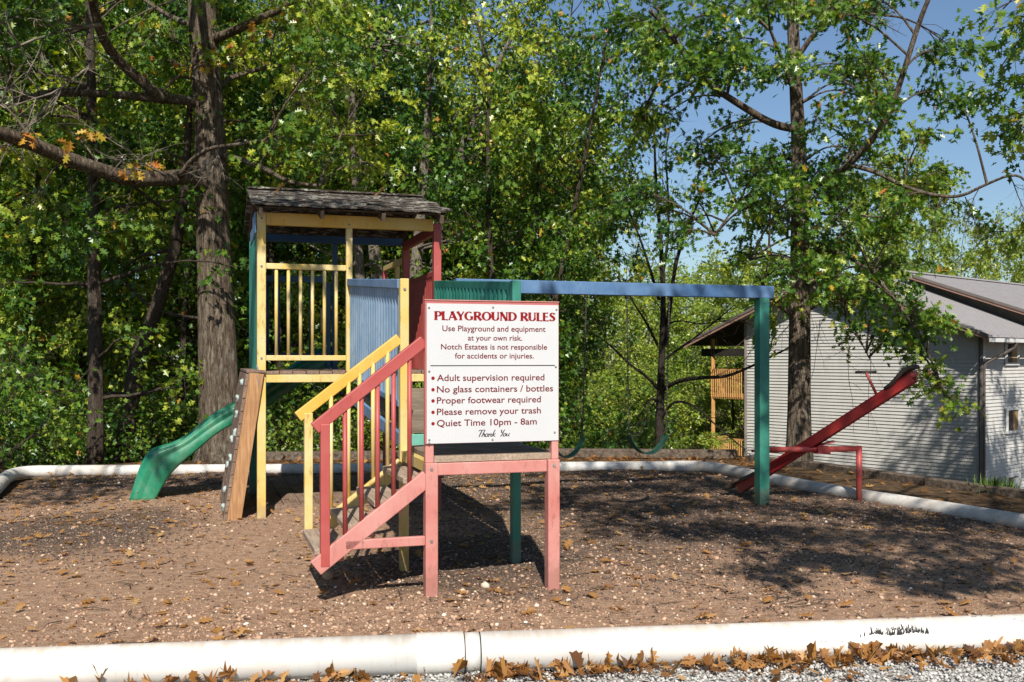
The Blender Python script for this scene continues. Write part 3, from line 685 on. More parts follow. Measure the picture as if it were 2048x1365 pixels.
# ------------------------------------------------------------------ swings (hang from the beam: things of their own)
def swing(u0, u1, dvz, zend, sag, label):
    p = loc((u0+u1)/2, 3.185, 0); root = empty('swing', (p.x, p.y, zend-sag), YAW, label, 'swing', 'swings hanging from the blue beam')
    zt = 2.335-(zend-sag); ze = sag; hu = (u1-u0)/2
    for sg in (-1, 1):
        m = MB(); n = 46; a_ = Vector((sg*(hu+.012), 0, zt)); b_ = Vector((sg*(hu-.02), dvz, ze+.03))
        for i in range(n):
            c = a_.lerp(b_, (i+.5)/n); l = (b_-a_).length/n*.72; dx = Vector((0, .006, 0)) if i % 2 else Vector((.006, 0, 0))
            up = Vector((0, 0, l)); m.tube([c-up*.5-dx*0, c-up*.3+dx, c+up*.3+dx, c+up*.5], .006, 4, False); m.tube([c-up*.5, c-up*.3-dx, c+up*.3-dx, c+up*.5], .006, 4, False)
        m.build('chain', M['chain'], root)
    m = MB(); n = 18; b0 = len(m.v)
    for i in range(n+1):
        t = -1+2*i/n; u = hu*t*(.97 if abs(t) > .9 else 1); z = ze*(abs(t)**2.2)
        for k, (dv, dz) in enumerate(((-.07, 0), (.07, .0), (.07, .012), (-.07, .012))): m.v.append((u, dvz+dv+.03*t, z+dz))
    for i in range(n):
        for k in range(4): m.f.append((b0+i*4+k, b0+i*4+(k+1) % 4, b0+(i+1)*4+(k+1) % 4, b0+(i+1)*4+k))
    m.f += [(b0, b0+1, b0+2, b0+3), tuple(b0+n*4+k for k in (3, 2, 1, 0))]
    m.build('seat', M['seat'], root, smooth=False)
swing(2.02, 2.43, .03, .83, .21, 'green strap swing hanging just right of the rules sign')
swing(2.93, 3.42, .02, .83, .20, 'green strap swing hanging in front of the bare tree')

# ------------------------------------------------------------------ rules sign
sg = empty('rules_sign', loc(-.047, -.048, 1.095), YAW, 'white sign with dark red playground rules on the front posts of the play tower', 'sign')
SW, SH = .995, .995
m = MB(); m.box(0, SW, .004, .016, -.004, SH+.008); m.build('backing_board', M['signred'], sg, bevel=.002)
m = MB(); m.box(.012, SW-.004, 0, .0035, 0, SH-.012); m.build('panel', M['signwhite'], sg)
m = MB(); m.box(-.004, SW+.003, -.002, .016, SH+.008, SH+.015); m.build('top_edge', M['pink'], sg, bevel=.002)
X0, X1 = .012, SW-.004; ZT, ZB = SH-.012, 0.0
def sx(p): return X0+(p-64)/(1232-64)*(X1-X0)
def sz(t): return ZT-t*(ZT-ZB)
TY = -.0012
def put_mesh(name, V2, faces, mat, parent=sg):
    me = bpy.data.meshes.new(name); me.from_pydata([(a_, TY, b_) for a_, b_ in V2], [], faces); o = link(name, me, M[mat], parent); return o
def bfont(name, txt, xa, xb, t_base, capt, mat):
    cu = bpy.data.curves.new('lettering', 'FONT'); cu.body = txt; cu.resolution_u = 4; cu.offset = .012; ob = bpy.data.objects.new('lettering', cu)
    me = bpy.data.meshes.new_from_object(ob); V = np.empty(len(me.vertices)*3, np.float32); me.vertices.foreach_get('co', V); V = V.reshape(-1, 3)
    fs = [tuple(p.vertices) for p in me.polygons]; bpy.data.objects.remove(ob); bpy.data.meshes.remove(me)
    cu2 = bpy.data.curves.new('lettering', 'FONT'); cu2.body = 'N'; ob = bpy.data.objects.new('lettering', cu2); me = bpy.data.meshes.new_from_object(ob)
    ch = max(v.co.y for v in me.vertices); bpy.data.objects.remove(ob); bpy.data.meshes.remove(me)
    k = (sx(xb)-sx(xa))/(V[:, 0].max()-V[:, 0].min()); kz = capt*(ZT-ZB)/ch
    return put_mesh(name, [(sx(xa)+(a_-V[:, 0].min())*k, sz(t_base)+b_*kz) for a_, b_ in V[:, :2]], fs, mat)
bfont('text_line', 'Use Playground and equipment', 197, 1113, .197, .0395, 'ink2')
bfont('text_line', 'at your own risk.', 418, 900, .263, .038, 'ink2')
bfont('text_line', 'Notch Estates is not responsible', 185, 1127, .328, .038, 'ink2')
bfont('text_line', 'for accidents or injuries.', 305, 1005, .393, .038, 'ink2')
for t_, x1_, s_ in ((.554, 1103, 'Adult supervision required'), (.636, 1182, 'No glass containers / bottles'), (.7155, 1070, 'Proper footwear required'), (.797, 1070, 'Please remove your trash'), (.878, 1033, 'Quiet Time 10pm - 8am')):
    bfont('text_line', s_, 150, x1_, t_, .045, 'ink2')
    cx_, cz_ = sx(117), sz(t_-.02); put_mesh('bullet', [(cx_+.0125*math.cos(a_*.393), cz_+.0125*math.sin(a_*.393)) for a_ in range(16)], [tuple(range(16))], 'ink')
a_, b_ = sx(95), sx(1198); put_mesh('divider_line', [(a_, sz(.448)), (b_, sz(.448)), (b_, sz(.4415)), (a_, sz(.4415))], [(0, 1, 2, 3)], 'black')
# flared capitals drawn as strokes of varying width
def stroke(pts, V, Fc, sc_=(1, 1), off=(0, 0), slant=0):
    b = len(V); n = len(pts)
    for i, (x_, y_, w_) in enumerate(pts):
        xa, ya, _ = pts[max(0, i-1)]; xb, yb, _ = pts[min(n-1, i+1)]; dx, dy = xb-xa, yb-ya; l = math.hypot(dx, dy) or 1; nx_, ny_ = -dy/l, dx/l
        for sgn in (1, -1):
            X_ = x_+nx_*w_/2*sgn; Y_ = y_+ny_*w_/2*sgn; V.append((off[0]+(X_+slant*Y_)*sc_[0], off[1]+Y_*sc_[1]))
    for i in range(n-1): Fc.append((b+2*i, b+2*i+1, b+2*i+3, b+2*i+2))
def stem(x_, y0=0, y1=1, w_=.2): return [(x_, y0, w_*1.35), (x_, y0+.08, w_*1.1), (x_, y0+.2, w_), (x_, y1-.2, w_), (x_, y1-.08, w_*1.1), (x_, y1, w_*1.35)]
def bar(x0, x1, y_, w_=.085): return [(x0, y_, w_*1.1), (x0+(x1-x0)*.6, y_, w_), (x0+(x1-x0)*.85, y_, w_*1.4), (x1, y_, w_*2.1)]
def diag(x0, y0, x1, y1, w_): return [(x0, y0, w_*1.3), (x0+(x1-x0)*.15, y0+(y1-y0)*.15, w_), (x0+(x1-x0)*.85, y0+(y1-y0)*.85, w_), (x1, y1, w_*1.3)]
def arc(cx_, cy_, rx, ry, a0, a1, thick=.2, thin=.085, n=18):
    out = []
    for i in range(n+1):
        t = R(a0+(a1-a0)*i/n); out.append((cx_+rx*math.cos(t), cy_+ry*math.sin(t), thin+(thick-thin)*abs(math.cos(t))**1.5))
    return out
GL = {
 'P': ([stem(.12), [(.1, .955, .09), (.3, .955, .09)], arc(.3, .71, .25, .245, 90, -90), [(.3, .465, .09), (.1, .465, .09)]], .64),
 'L': ([stem(.12), bar(.1, .52, .045)], .58),
 'A': ([diag(.06, 0, .34, 1, .1), diag(.32, 1, .68, 0, .21), [(.17, .32, .085), (.54, .32, .085)]], .76),
 'Y': ([diag(.04, 1, .33, .45, .19), diag(.60, 1, .33, .45, .1), [(.33, .5, .18), (.33, .2, .18), (.33, .08, .2), (.33, 0, .25)]], .66),
 'G': ([arc(.42, .5, .32, .455, 50, 310), [(.66, .42, .22), (.66, .3, .19), (.66, .1, .19)], [(.5, .43, .08), (.76, .43, .08)]], .84),
 'R': ([stem(.12), [(.1, .955, .09), (.3, .955, .09)], arc(.3, .73, .24, .225, 90, -90), [(.3, .505, .09), (.1, .505, .09)], diag(.33, .5, .66, 0, .2)], .72),
 'O': ([arc(.43, .5, .33, .455, 0, 360, n=30)], .88),
 'U': ([stem(.12, .35, 1), arc(.36, .33, .24, .285, 180, 360, .19), [(.6, .33, .12), (.6, .8, .11), (.6, .92, .12), (.6, 1, .17)]], .76),
 'N': ([[(.11, 0, .17), (.11, .15, .11), (.11, .85, .11), (.11, 1, .17)], diag(.1, 1, .62, 0, .2), [(.63, 0, .11), (.63, .15, .11), (.63, .85, .11), (.63, 1, .17)]], .78),
 'D': ([stem(.12), [(.1, .955, .09), (.3, .955, .09)], arc(.3, .5, .36, .455, 90, -90), [(.3, .045, .09), (.1, .045, .09)]], .76),
 'E': ([stem(.12), bar(.1, .5, .955), bar(.1, .46, .52), bar(.1, .54, .045)], .6),
 'S': ([[(.50, .80, .22), (.45, .90, .12), (.36, .955, .09), (.24, .95, .11), (.14, .86, .16), (.13, .72, .2), (.22, .60, .22), (.36, .48, .22), (.46, .36, .21), (.47, .22, .19), (.38, .09, .13), (.26, .045, .09), (.14, .08, .12), (.07, .2, .22)]], .58)}
V2, F2 = [], []; widths = sum(GL[c][1] if c != ' ' else .36 for c in 'PLAYGROUND RULES'); k = (sx(1203)-sx(130))/widths; kz = .063*(ZT-ZB); xo = sx(130)
for c in 'PLAYGROUND RULES':
    if c == ' ': xo += .36*k; continue
    for s_ in GL[c][0]: stroke([(a_, b_, c_*1.22) for a_, b_, c_ in s_], V2, F2, (k, kz), (xo, sz(.1185)))
    xo += GL[c][1]*k
def dbl(F): return F
put_mesh('heading', V2, F2, 'ink')
SCR = {'T': ([[(.0, .78, .06), (.05, .92, .1), (.3, .93, .09), (.6, .97, .07)], [(.34, .92, .1), (.28, .5, .12), (.24, .0, .1)]], .48),
 'h': ([[(.05, 0, .1), (.1, .5, .11), (.16, .98, .08)], [(.06, .2, .06), (.2, .46, .1), (.28, .4, .11), (.26, .1, .1), (.38, .04, .06)]], .36),
 'a': ([arc(.16, .22, .13, .22, 40, 330, .11, .07, 12), [(.3, .44, .1), (.28, .1, .1), (.4, .03, .06)]], .37),
 'n': ([[(.04, .42, .08), (.07, .0, .1)], [(.07, .2, .06), (.2, .45, .1), (.28, .38, .11), (.26, .08, .1), (.38, .03, .06)]], .36),
 'k': ([[(.05, 0, .1), (.1, .5, .11), (.16, .98, .08)], [(.34, .46, .1), (.12, .24, .08)], [(.14, .25, .09), (.26, .1, .11), (.42, .02, .06)]], .5),
 'Y': ([[(.0, .85, .06), (.08, .95, .1), (.12, .6, .12), (.26, .5, .08), (.42, .95, .1)], [(.36, .7, .08), (.3, .3, .11), (.2, -.02, .1)]], .42),
 'o': ([arc(.16, .22, .13, .21, 0, 360, .11, .07, 16)], .34), 'u': ([[(.04, .42, .1), (.05, .1, .1), (.16, .02, .08), (.26, .2, .07)], [(.29, .43, .1), (.28, .08, .1), (.4, .03, .06)]], .4), ' ': ([], .3)}
V2, F2 = [], []; tx = 'Thank You'; widths = sum(SCR[c][1] for c in tx)+.25; k = (sx(805)-sx(495))/widths; kz = .052*(ZT-ZB); xo = sx(495)
for c in tx:
    for s_ in SCR[c][0]: stroke(s_, V2, F2, (k, kz), (xo, sz(.961)), .28)
    xo += SCR[c][1]*k
put_mesh('thank_you_text', V2, F2, 'black')
for px, py in ((83, 90), (640, 78), (1214, 90), (85, 655), (1207, 618), (85, 1262), (85, 1290), (1197, 1222), (635, 1273)):
    x_ = sx(px); t_ = (py-50)/1245; m = MB(); m.tube([(x_, -.006, sz(t_)), (x_, -.003, sz(t_)), (x_, .0, sz(t_))], [.0035, .0075, .0085], 10); m.build('screw', M['metal'], sg)

# ------------------------------------------------------------------ seesaw
pv = Vector((3.585, 11.64, 0)); ss = empty('seesaw', pv, 0, 'red seesaw tilted with its right seat high in the air', 'seesaw')
m = MB(); pl = Vector((-.66, .06, .615)); pr = Vector((.455, 0, .635))
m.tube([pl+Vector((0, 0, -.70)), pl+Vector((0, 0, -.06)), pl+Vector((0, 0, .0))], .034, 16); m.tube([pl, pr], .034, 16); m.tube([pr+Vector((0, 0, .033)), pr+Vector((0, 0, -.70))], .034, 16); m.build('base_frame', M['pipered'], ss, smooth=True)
ax = Vector((.82, -.62, .70)); hd = ax.normalized(); side = hd.cross(Vector((0, 0, 1))).normalized(); upv = side.cross(hd)
c0_ = Vector((.02, 0, .775))
m = MB()
for sgn in (-1, 1): m.beam(c0_-ax*.985+side*sgn*.062, c0_+ax*1.0+side*sgn*.062, .045, .105, up=upv)
m.beam(c0_-ax*.985+upv*.058, c0_+ax*1.0+upv*.058, .165, .012, up=upv)
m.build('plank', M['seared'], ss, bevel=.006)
m = MB(); m.tube([c0_+ax*1.0+upv*.03-side*.075, c0_+ax*1.02+upv*.03-side*.04, c0_+ax*1.02+upv*.03+side*.04, c0_+ax*1.0+upv*.03+side*.075], .036, 10); m.build('end_cap', M['pipered'], ss, smooth=True)
m = MB(); m.beam(c0_+ax*.62-upv*.03, c0_+ax*.66-upv*.03, .115, .03, up=upv); m.build('cross_plate', M['pipered'], ss, bevel=.003)
m = MB(); q = Vector((.02, 0, .625)); m.box(q.x-.09, q.x+.09, q.y-.05, q.y+.05, q.z-.045, q.z-.035); m.beam(q+Vector((-.06, -.045, .0)), q+Vector((.09, -.045, .0)), .012, .085); m.beam(q+Vector((-.06, .045, 0)), q+Vector((.09, .045, 0)), .012, .085); m.beam(q+Vector((-.05, 0, .045)), q+Vector((.15, 0, .10)), .12, .012); m.build('pivot_bracket', M['pipered'], ss, bevel=.003)
for sgn in (1, -1):
    b_ = c0_+ax*(.80*sgn)
    m = MB(); n_ = 14; rows = []
    for i in range(n_+1):
        t = i/n_; wv = .10+.055*math.sin(min(1, t*1.25)*math.pi*.62); lift = .072+.05*math.exp(-((t-.75)/.35)**2)
        p = b_+hd*sgn*(-.06+.40*t)+upv*lift
        rows.append([p-side*wv, p-side*wv*.5+upv*.012, p+side*wv*.5+upv*.012, p+side*wv, p+side*wv*.9-upv*.035, p-side*wv*.9-upv*.035])
    for rg in rows: m.v += [tuple(x_) for x_ in rg]
    for i in range(n_):
        for k in range(6): m.f.append((i*6+k, i*6+(k+1) % 6, (i+1)*6+(k+1) % 6, (i+1)*6+k))
    m.f += [tuple(range(5, -1, -1)), tuple(n_*6+k for k in range(6))]
    m.build('seat', M['rubber'], ss, smooth=True)
    hb = c0_+ax*(.645*sgn)+upv*.06; ht = hb+Vector((-.115*1, .02, .255)) if sgn > 0 else hb+Vector((-.055, .02, .20))
    h = MB(); h.tube([hb, ht], .016, 10); hn = h.build('handle_stem', M['pipered'], ss, smooth=True)
    gd = Vector((.88, .45, 0)).normalized()*(.15 if sgn > 0 else .12); h = MB(); h.tube([ht-gd, ht+gd], .017, 10); h.build('grip', M['rubber'] if sgn > 0 else M['seared'], hn, smooth=True)

# ------------------------------------------------------------------ apartment building
CB = Vector((15.93, 34.0, 0)); dL = Vector((-.653, .757, 0)); dR = Vector((.757, .653, 0)); nL = Vector((-.757, -.653, 0)); nR = Vector((.653, -.757, 0))
AB = empty('apartment_building', (CB.x, CB.y, -6.0), 0, 'pale sided apartment building with grey metal roof and wooden balconies on the right', 'building')
BO = CB+Vector((0, 0, -6.0))
def bp(a_, b_, z): return CB+dL*a_+dR*b_+Vector((0, 0, z))-BO
def wallpanel(m, along, off, n_, w0, w1, z0, z1f, ex=.125):
    z = z0
    while z < 8:
        zt = z+ex; hi = [z1f(w0), z1f(w1)]
        a0, a1 = w0, w1
        # clip the course under the rake
        xs_ = [w0+(w1-w0)*i/60 for i in range(61)]; ok = [x_ for x_ in xs_ if z1f(x_) >= zt]
        if len(ok) < 2: break
        a0, a1 = ok[0], ok[-1]
        P = lambda a_, zz, o: off+along*a_+n_*o+Vector((0, 0, zz))
        m.add([P(a0, z, .034), P(a1, z, .034), P(a1, zt, .002), P(a0, zt, .002), P(a0, z, 0), P(a1, z, 0)], [(0, 1, 2, 3), (4, 5, 1, 0)])
        z = zt
WL = 9.66; EAV = 2.50; PK = 4.75; PA = 5.6   # wall length, eave height, peak height, peak position along the wall
rake = lambda a_: EAV+.1+(PK-EAV)*(a_/PA) if a_ < PA else PK+.1-(PK-EAV)*(a_-PA)/PA
O0 = Vector((0, 0, 6.0))
m = MB(); wallpanel(m, dL, O0, nL, .12, WL-.1, -6.0, rake); 
m.build('gable_wall', M['siding'], AB)
m = MB(); m.add([bp(0, 0, -6), bp(WL, 0, -6), bp(WL, 0, rake(WL)), bp(PA, 0, rake(PA)), bp(0, 0, rake(0)), bp(0, 14, -6), bp(WL, 14, -6), bp(WL, 14, rake(WL)), bp(PA, 14, rake(PA)), bp(0, 14, rake(0))],
    [(0, 1, 2, 3, 4), (9, 8, 7, 6, 5), (0, 5, 6, 1), (1, 6, 7, 2), (0, 4, 9, 5)]); m.build('wall_core', M['siding'], AB)
m = MB(); wallpanel(m, dR, O0, nR, .12, 13.9, -6.0, lambda a_: EAV+.2); m.build('front_wall', M['siding'], AB)
m = MB()
m.beam(bp(0, 0, -6)+nL*.03+nR*.03, bp(0, 0, EAV+.1)+nL*.02+nR*.02, .11, .11)
m.build('corner_trim', M['gutter'], AB)
m = MB(); m.beam(bp(0, .17, -6)+nR*.03, bp(0, .17, EAV+.1)+nR*.03, .08, .05); m.build('corner_trim', M['trim'], AB)
m = MB(); m.beam(bp(WL-.05, 0, -6)+nL*.025, bp(WL-.05, 0, rake(WL)-.1)+nL*.025, .12, .1); m.build('corner_trim', M['fascia2'], AB, label='brown corner board beside the balconies')
# roof planes (front slope descends along -dL past the corner eave; it runs back along dR)
OV = .75; OE = .62
def roof_plane(a0, z0, a1, z1, b0, b1, name, ribs=.30, th=.06, mat='metalroof'):
    m = MB(); p00, p10 = bp(a0, b0, z0), bp(a1, b0, z1); p01, p11 = bp(a0, b1, z0), bp(a1, b1, z1); up = Vector((0, 0, th))
    m.add([p00, p10, p11, p01, p00+up, p10+up, p11+up, p01+up], [(3,2,1,0),(4,5,6,7),(0,1,5,4),(1,2,6,5),(2,3,7,6),(3,0,4,7)])
    n_ = int((b1-b0)/ribs)
    for i in range(n_+1):
        b_ = b0+(b1-b0)*i/n_; m.beam(bp(a0, b_, z0+th+.012), bp(a1, b_, z1+th+.012), .05, .024)
    return m.build(name, M[mat], AB)
sl_ = (PK-EAV)/PA
roof_plane(-OE, EAV-sl_*OE+.12, PA, PK+.12, -OV, 14, 'roof')
roof_plane(WL+1.7+.9, PK+.12-sl_*(WL+2.6-PA), PA, PK+.12, -OV, 14, 'roof')
def fascia(a0, z0, a1, z1, b_):
    m = MB(); m.beam(bp(a0, b_, z0-.055), bp(a1, b_, z1-.055), .04, .115); m.build('fascia', M['fascia'], AB)
    m = MB(); m.beam(bp(a0, b_-.025, z0+.04), bp(a1, b_-.025, z1+.04), .05, .10); m.build('fascia', M['fascia2'], AB)
fascia(-OE, EAV-sl_*OE+.12, PA, PK+.12, -OV-.022); fascia(WL+2.6, PK+.12-sl_*(WL+2.6-PA), PA, PK+.12, -OV-.022)
m = MB(); m.beam(bp(-OE-.06, -OV, EAV-sl_*OE+.02), bp(-OE-.06, 14, EAV-sl_*OE+.02), .12, .13); m.build('gutter', M['trim'], AB)
m = MB(); g0 = bp(-OE-.06, 1.15, EAV-.34); m.tube([g0+Vector((0, 0, .2)), g0, g0+Vector((-.05, 0, -.15)), bp(-.12, .1, EAV-1.0), bp(-.10, .03, EAV-1.2), bp(-.10, .03, -6)], .055, 8); m.build('downspout', M['gutter'], AB)
# raised rear roof with its dark gable strip
HB = 4.7; uz = lambda a_: 5.08-.36*(5.0-a_)
m = MB(); m.add([bp(-1.2, HB, uz(-1.2)-1.5), bp(5, HB, PK-.6), bp(5, HB, uz(5)), bp(-1.2, HB, uz(-1.2)), bp(-1.2, HB+.1, uz(-1.2)-1.5), bp(5, HB+.1, PK-.6), bp(5, HB+.1, uz(5)), bp(-1.2, HB+.1, uz(-1.2))], [(3,2,1,0),(4,5,6,7),(0,1,5,4),(1,2,6,5),(2,3,7,6),(3,0,4,7)])
m.build('upper_gable', M['stucco'], AB)
roof_plane(-2.2, uz(-2.2), 5.0, uz(5.0), HB-.45, 24, 'roof')
fascia(-2.2, uz(-2.2), 5.0, uz(5.0), HB-.475)
m = MB(); z_ = uz(5)+.1; m.beam(bp(5, HB-.45, z_), bp(5, 24, z_), .3, .06); m.build('ridge_cap', M['metalroof'], AB)
def window(b0, b1, z0, z1, blind):
    f_ = MB(); c = nR*.062
    for (pa, pb) in (((b0, z0), (b1, z0)), ((b0, z1), (b1, z1))): f_.beam(bp(0, pa[0]-.08, pa[1])+c, bp(0, pb[0]+.08, pb[1])+c, .06, .09)
    for b_ in (b0, b1): f_.beam(bp(0, b_, z0+.045)+c, bp(0, b_, z1-.045)+c, .09, .06)
    o = f_.build('window', M['trim'], AB)
    m = MB(); m.add([bp(0, b0, z0)+nR*.045, bp(0, b1, z0)+nR*.045, bp(0, b1, z1)+nR*.045, bp(0, b0, z1)+nR*.045, bp(0, b0, z0)+nR*.02, bp(0, b1, z0)+nR*.02, bp(0, b1, z1)+nR*.02, bp(0, b0, z1)+nR*.02], [(0,1,2,3),(7,6,5,4),(0,4,5,1),(1,5,6,2),(2,6,7,3),(3,7,4,0)]); m.build('pane', M['glass'], o)
    m = MB(); bm_ = (b0+b1)/2; m.beam(bp(0, bm_, z0)+nR*.052, bp(0, bm_, z1)+nR*.052, .05, .02); m.build('mullion', M['gutter'], o)
    m = MB(); q0, q1 = b0+(b1-b0)*.58, b1-.05; m.add([bp(0, q0, z0+.05)+nR*.0485, bp(0, q1, z0+.05)+nR*.0485, bp(0, q1, z1-.1)+nR*.0485, bp(0, q0, z1-.1)+nR*.0485], [(0, 1, 2, 3)]); m.build('blind', M[blind], o)
window(1.85, 2.83, 1.46, 2.22, 'curtain'); window(1.92, 2.92, -.95, -.13, 'curtain'); window(1.92, 2.92, -3.6, -2.5, 'trim')
# balconies past the far end of the gable wall
for zf in (.15, -2.75):
    bal = empty('balcony', (0, 0, 0)); bal.parent = AB
    a0, a1 = WL+.06, WL+1.72
    m = MB(); m.add([bp(a0, -.0, zf-.2), bp(a1, -.0, zf-.2), bp(a1, 3, zf-.2), bp(a0, 3, zf-.2), bp(a0, 0, zf-.02), bp(a1, 0, zf-.02), bp(a1, 3, zf-.02), bp(a0, 3, zf-.02)], [(3,2,1,0),(4,5,6,7),(0,1,5,4),(1,2,6,5),(2,3,7,6),(3,0,4,7)]); m.build('floor', M['balcony'], bal)
    m = MB(); m.beam(bp(a0, -.03, zf-.07), bp(a1, -.03, zf-.07), .05, .24); m.build('rim_board', M['balcony'], bal)
    m = MB(); m.beam(bp(a0, -.03, zf+1.03), bp(a1, -.03, zf+1.03), .09, .06); m.beam(bp(a1, -.03, zf+1.03), bp(a1, 3, zf+1.03), .09, .06); m.build('top_rail', M['balcony'], bal)
    m = MB()
    for i in range(15):
        a_ = a0+.06+(a1-a0-.12)*i/14; m.beam(bp(a_, -.08, zf-.12), bp(a_, -.08, zf+1.0), .045, .03)
    for i in range(20): m.beam(bp(a1, .1+.14*i, zf-.02), bp(a1, .1+.14*i, zf+1.0), .03, .04)
    m.build('pickets', M['balcony'], bal)
m = MB(); m.beam(bp(WL+1.66, .02, -6), bp(WL+1.66, .02, rake(WL+1.6)-.1), .15, .15); m.build('balcony_post', M['balcony'], AB)
m = MB(); m.beam(bp(WL+.02, .02, 1.9), bp(WL+2.2, .02, 1.9), .2, .32); m.build('balcony_beam', M['soffit'], AB)
m = MB(); m.add([bp(WL, -OV, rake(WL)+.02), bp(WL+2.5, -OV, rake(WL+2.5)-.0), bp(WL+2.5, 6, rake(WL+2.5)-.0), bp(WL, 6, rake(WL)+.02)], [(0, 1, 2, 3)]); m.build('soffit', M['soffit'], AB)

# ------------------------------------------------------------------ leaves, trees, shrubs
def leaf_halves(pts, fold=.16, droop=.18):
    V = []; Fs = []
    for sgn in (1, -1):
        b = len(V); V += [(sgn*x_, y_, abs(x_)*fold-droop*y_*y_) for x_, y_ in pts]
        idx = list(range(b, b+len(pts))); Fs.append(tuple(idx if sgn > 0 else reversed(idx)))
    return np.array(V), Fs
OAK = leaf_halves([(0, 0), (.07, .13), (.27, .20), (.08, .33), (.44, .50), (.12, .56), (.33, .80), (.09, .80), (0, 1.02)])
MAP = leaf_halves([(0, 0), (.30, .12), (.16, .32), (.46, .50), (.16, .66), (0, 1.0)])
DRY = leaf_halves([(0, -.25), (.012, 0), (.07, .13), (.27, .20), (.08, .33), (.44, .50), (.12, .56), (.33, .80), (.09, .80), (0, 1.02)], .45, -.3)
DRY2 = leaf_halves([(0, -.2), (.012, 0), (.13, .10), (.30, .26), (.20, .36), (.40, .52), (.24, .62), (.28, .80), (.10, .86), (0, 1.0)], .3, -.2)
def leaf_mesh(name, tmpl, pos, tdir, size, tint, r, up=.5, droop=.35):
    n = len(pos); d = tdir*.55+r.normal(0, .55, (n, 3)); d[:, 2] -= droop
    nn = r.normal(0, .62, (n, 3)); nn[:, 2] += up; nn[:, 1] -= .35*up
    return stamp(name, tmpl[0], tmpl[1], pos, frames(d, nn), size, tint)
def vnoise(P, f, seed):   # cheap smooth clump noise in -1..1
    r = np.random.default_rng(seed); out = 0
    for _ in range(5):
        k = r.normal(0, f, 3); out = out+np.sin(P@k+r.uniform(0, 6.28))
    return out/3.0
def wander(p, d, length, n, r, wob=.18, lift=0.0, sag=0.0):
    pts = [np.array(p, float)]; d = np.array(d, float); d /= np.linalg.norm(d); st_ = length/n
    for i in range(n):
        d = d+r.normal(0, wob, 3)*.5; d[2] += lift/n-sag*i/n/n; d /= np.linalg.norm(d); pts.append(pts[-1]+d*st_)
    return pts
def taper(r0, r1, n): return [r0+(r1-r0)*(i/(n-1))**.8 for i in range(n)]
class Tree:
    def __init__(s, seed): s.r = np.random.default_rng(seed); s.mb = MB(); s.tp = []; s.td = []; s.tw = MB()
    def limb(s, pts, r0, r1, n=8): s.mb.tube(pts, taper(r0, r1, len(pts)), n, True)
    def twigs(s, pts, per, length, npts, spread=.8, start=.3, sag=.3, draw=True, rad=.006):
        """side twigs along a limb; leaves gather at twig points"""
        r = s.r; P = [np.array(p) for p in pts]; L = len(P)-1
        for _ in range(per):
            t = (start+(1-start)*r.uniform()**.8)*L; i = min(int(t), L-1); p = P[i]+(P[i+1]-P[i])*(t-i); ax_ = P[i+1]-P[i]; ax_ = ax_/(np.linalg.norm(ax_)+1e-9)
            d = ax_*.5+r.normal(0, spread, 3); d[2] += .1
            q = wander(p, d, length*r.uniform(.5, 1.2), 4, r, .35, 0, sag)
            if draw: s.mb.tube(q, taper(rad, .002, len(q)), 4, False)
            for k in range(npts):
                u = r.uniform(.25, 1.05)*4; i2 = min(int(u), 3); pp = q[i2]+(q[i2+1]-q[i2])*(u-i2); s.tp.append(pp); s.td.append(q[i2+1]-q[i2])
    def finish(s, root, tmpl, leafmat_, barkmat, size, jitter=.12, bias=0., seed=1, crown_name='crown', hue=.16):
        t_ = s.mb.build('trunk', barkmat, root, 0, True) if s.mb.v else None
        c = None
        if s.tp:
            r = s.r; P = np.array(s.tp)+r.normal(0, jitter, (len(s.tp), 3)); D = np.array(s.td); D /= (np.linalg.norm(D, axis=1, keepdims=True)+1e-9)
            tint = np.clip(.42+bias+hue*vnoise(P, 1.1, seed)+r.normal(0, .13, len(P)), 0, .80); odd = r.uniform(0, 1, len(P)); tint = np.where(odd > .988, r.uniform(.85, 1, len(P)), tint)
            c = link(crown_name, leaf_mesh(crown_name, tmpl, P, D, size*r.uniform(.65, 1.25, len(P)), tint, r), leafmat_, root)
        return t_, c
def pxline(pts):  # (px, py, depth)
    return [ray(*p) for p in pts]
def sub(root, P): return [Vector(p)-root.location for p in P]

# hero oak on the left: trunk and limbs measured from the photo
OK = Vector(gnd(440, 915)); OK.z = -.05
oak = empty('oak_tree', OK, 0, 'big old oak with thick lichen-spotted trunk and spreading low limbs behind the slide', 'tree', )
t = Tree(11); Y = OK.y
tr = smooth_path(pxline([(440, 935, Y), (440, 860, Y), (436, 720, Y), (430, 560, Y), (424, 400, Y), (419, 250, Y), (411, 120, Y), (402, 0, Y), (396, -160, Y), (385, -380, Y)]), 1)
tr = sub(oak, tr)
def rad(px): return px/2/F*Y
hts = [p.z for p in tr]
def trunk_r(z):
    py = CY-(z+oak.location.z-CAMH)*F/Y
    return rad(float(np.interp(py, [-380, -160, 0, 120, 250, 400, 560, 720, 850, 905, 935], [40, 48, 54, 57, 60, 64, 68, 76, 80, 94, 118])))
t.mb.tube(resample(tr, .25), [trunk_r(p.z) for p in resample(tr, .25)], 20)
limbs = []
def L_(pts, r0, r1, n=8, it=1):
    P = sub(oak, smooth_path(pxline(pts), it)); t.limb(P, r0, r1, n); limbs.append([np.array(p) for p in P]); return P
lo = L_([(420, 385, Y), (385, 352, Y-.5), (330, 358, Y-1), (255, 358, Y-1.6), (190, 338, Y-2.2), (110, 308, Y-2.8), (45, 280, Y-3.3), (-60, 250, Y-4.2), (-220, 235, Y-5)], .145, .085, 12)
L_([(360, 352, Y-.9), (385, 318, Y-1.2), (420, 296, Y-1.6), (470, 290, Y-2), (530, 281, Y-2.4)], .05, .02)
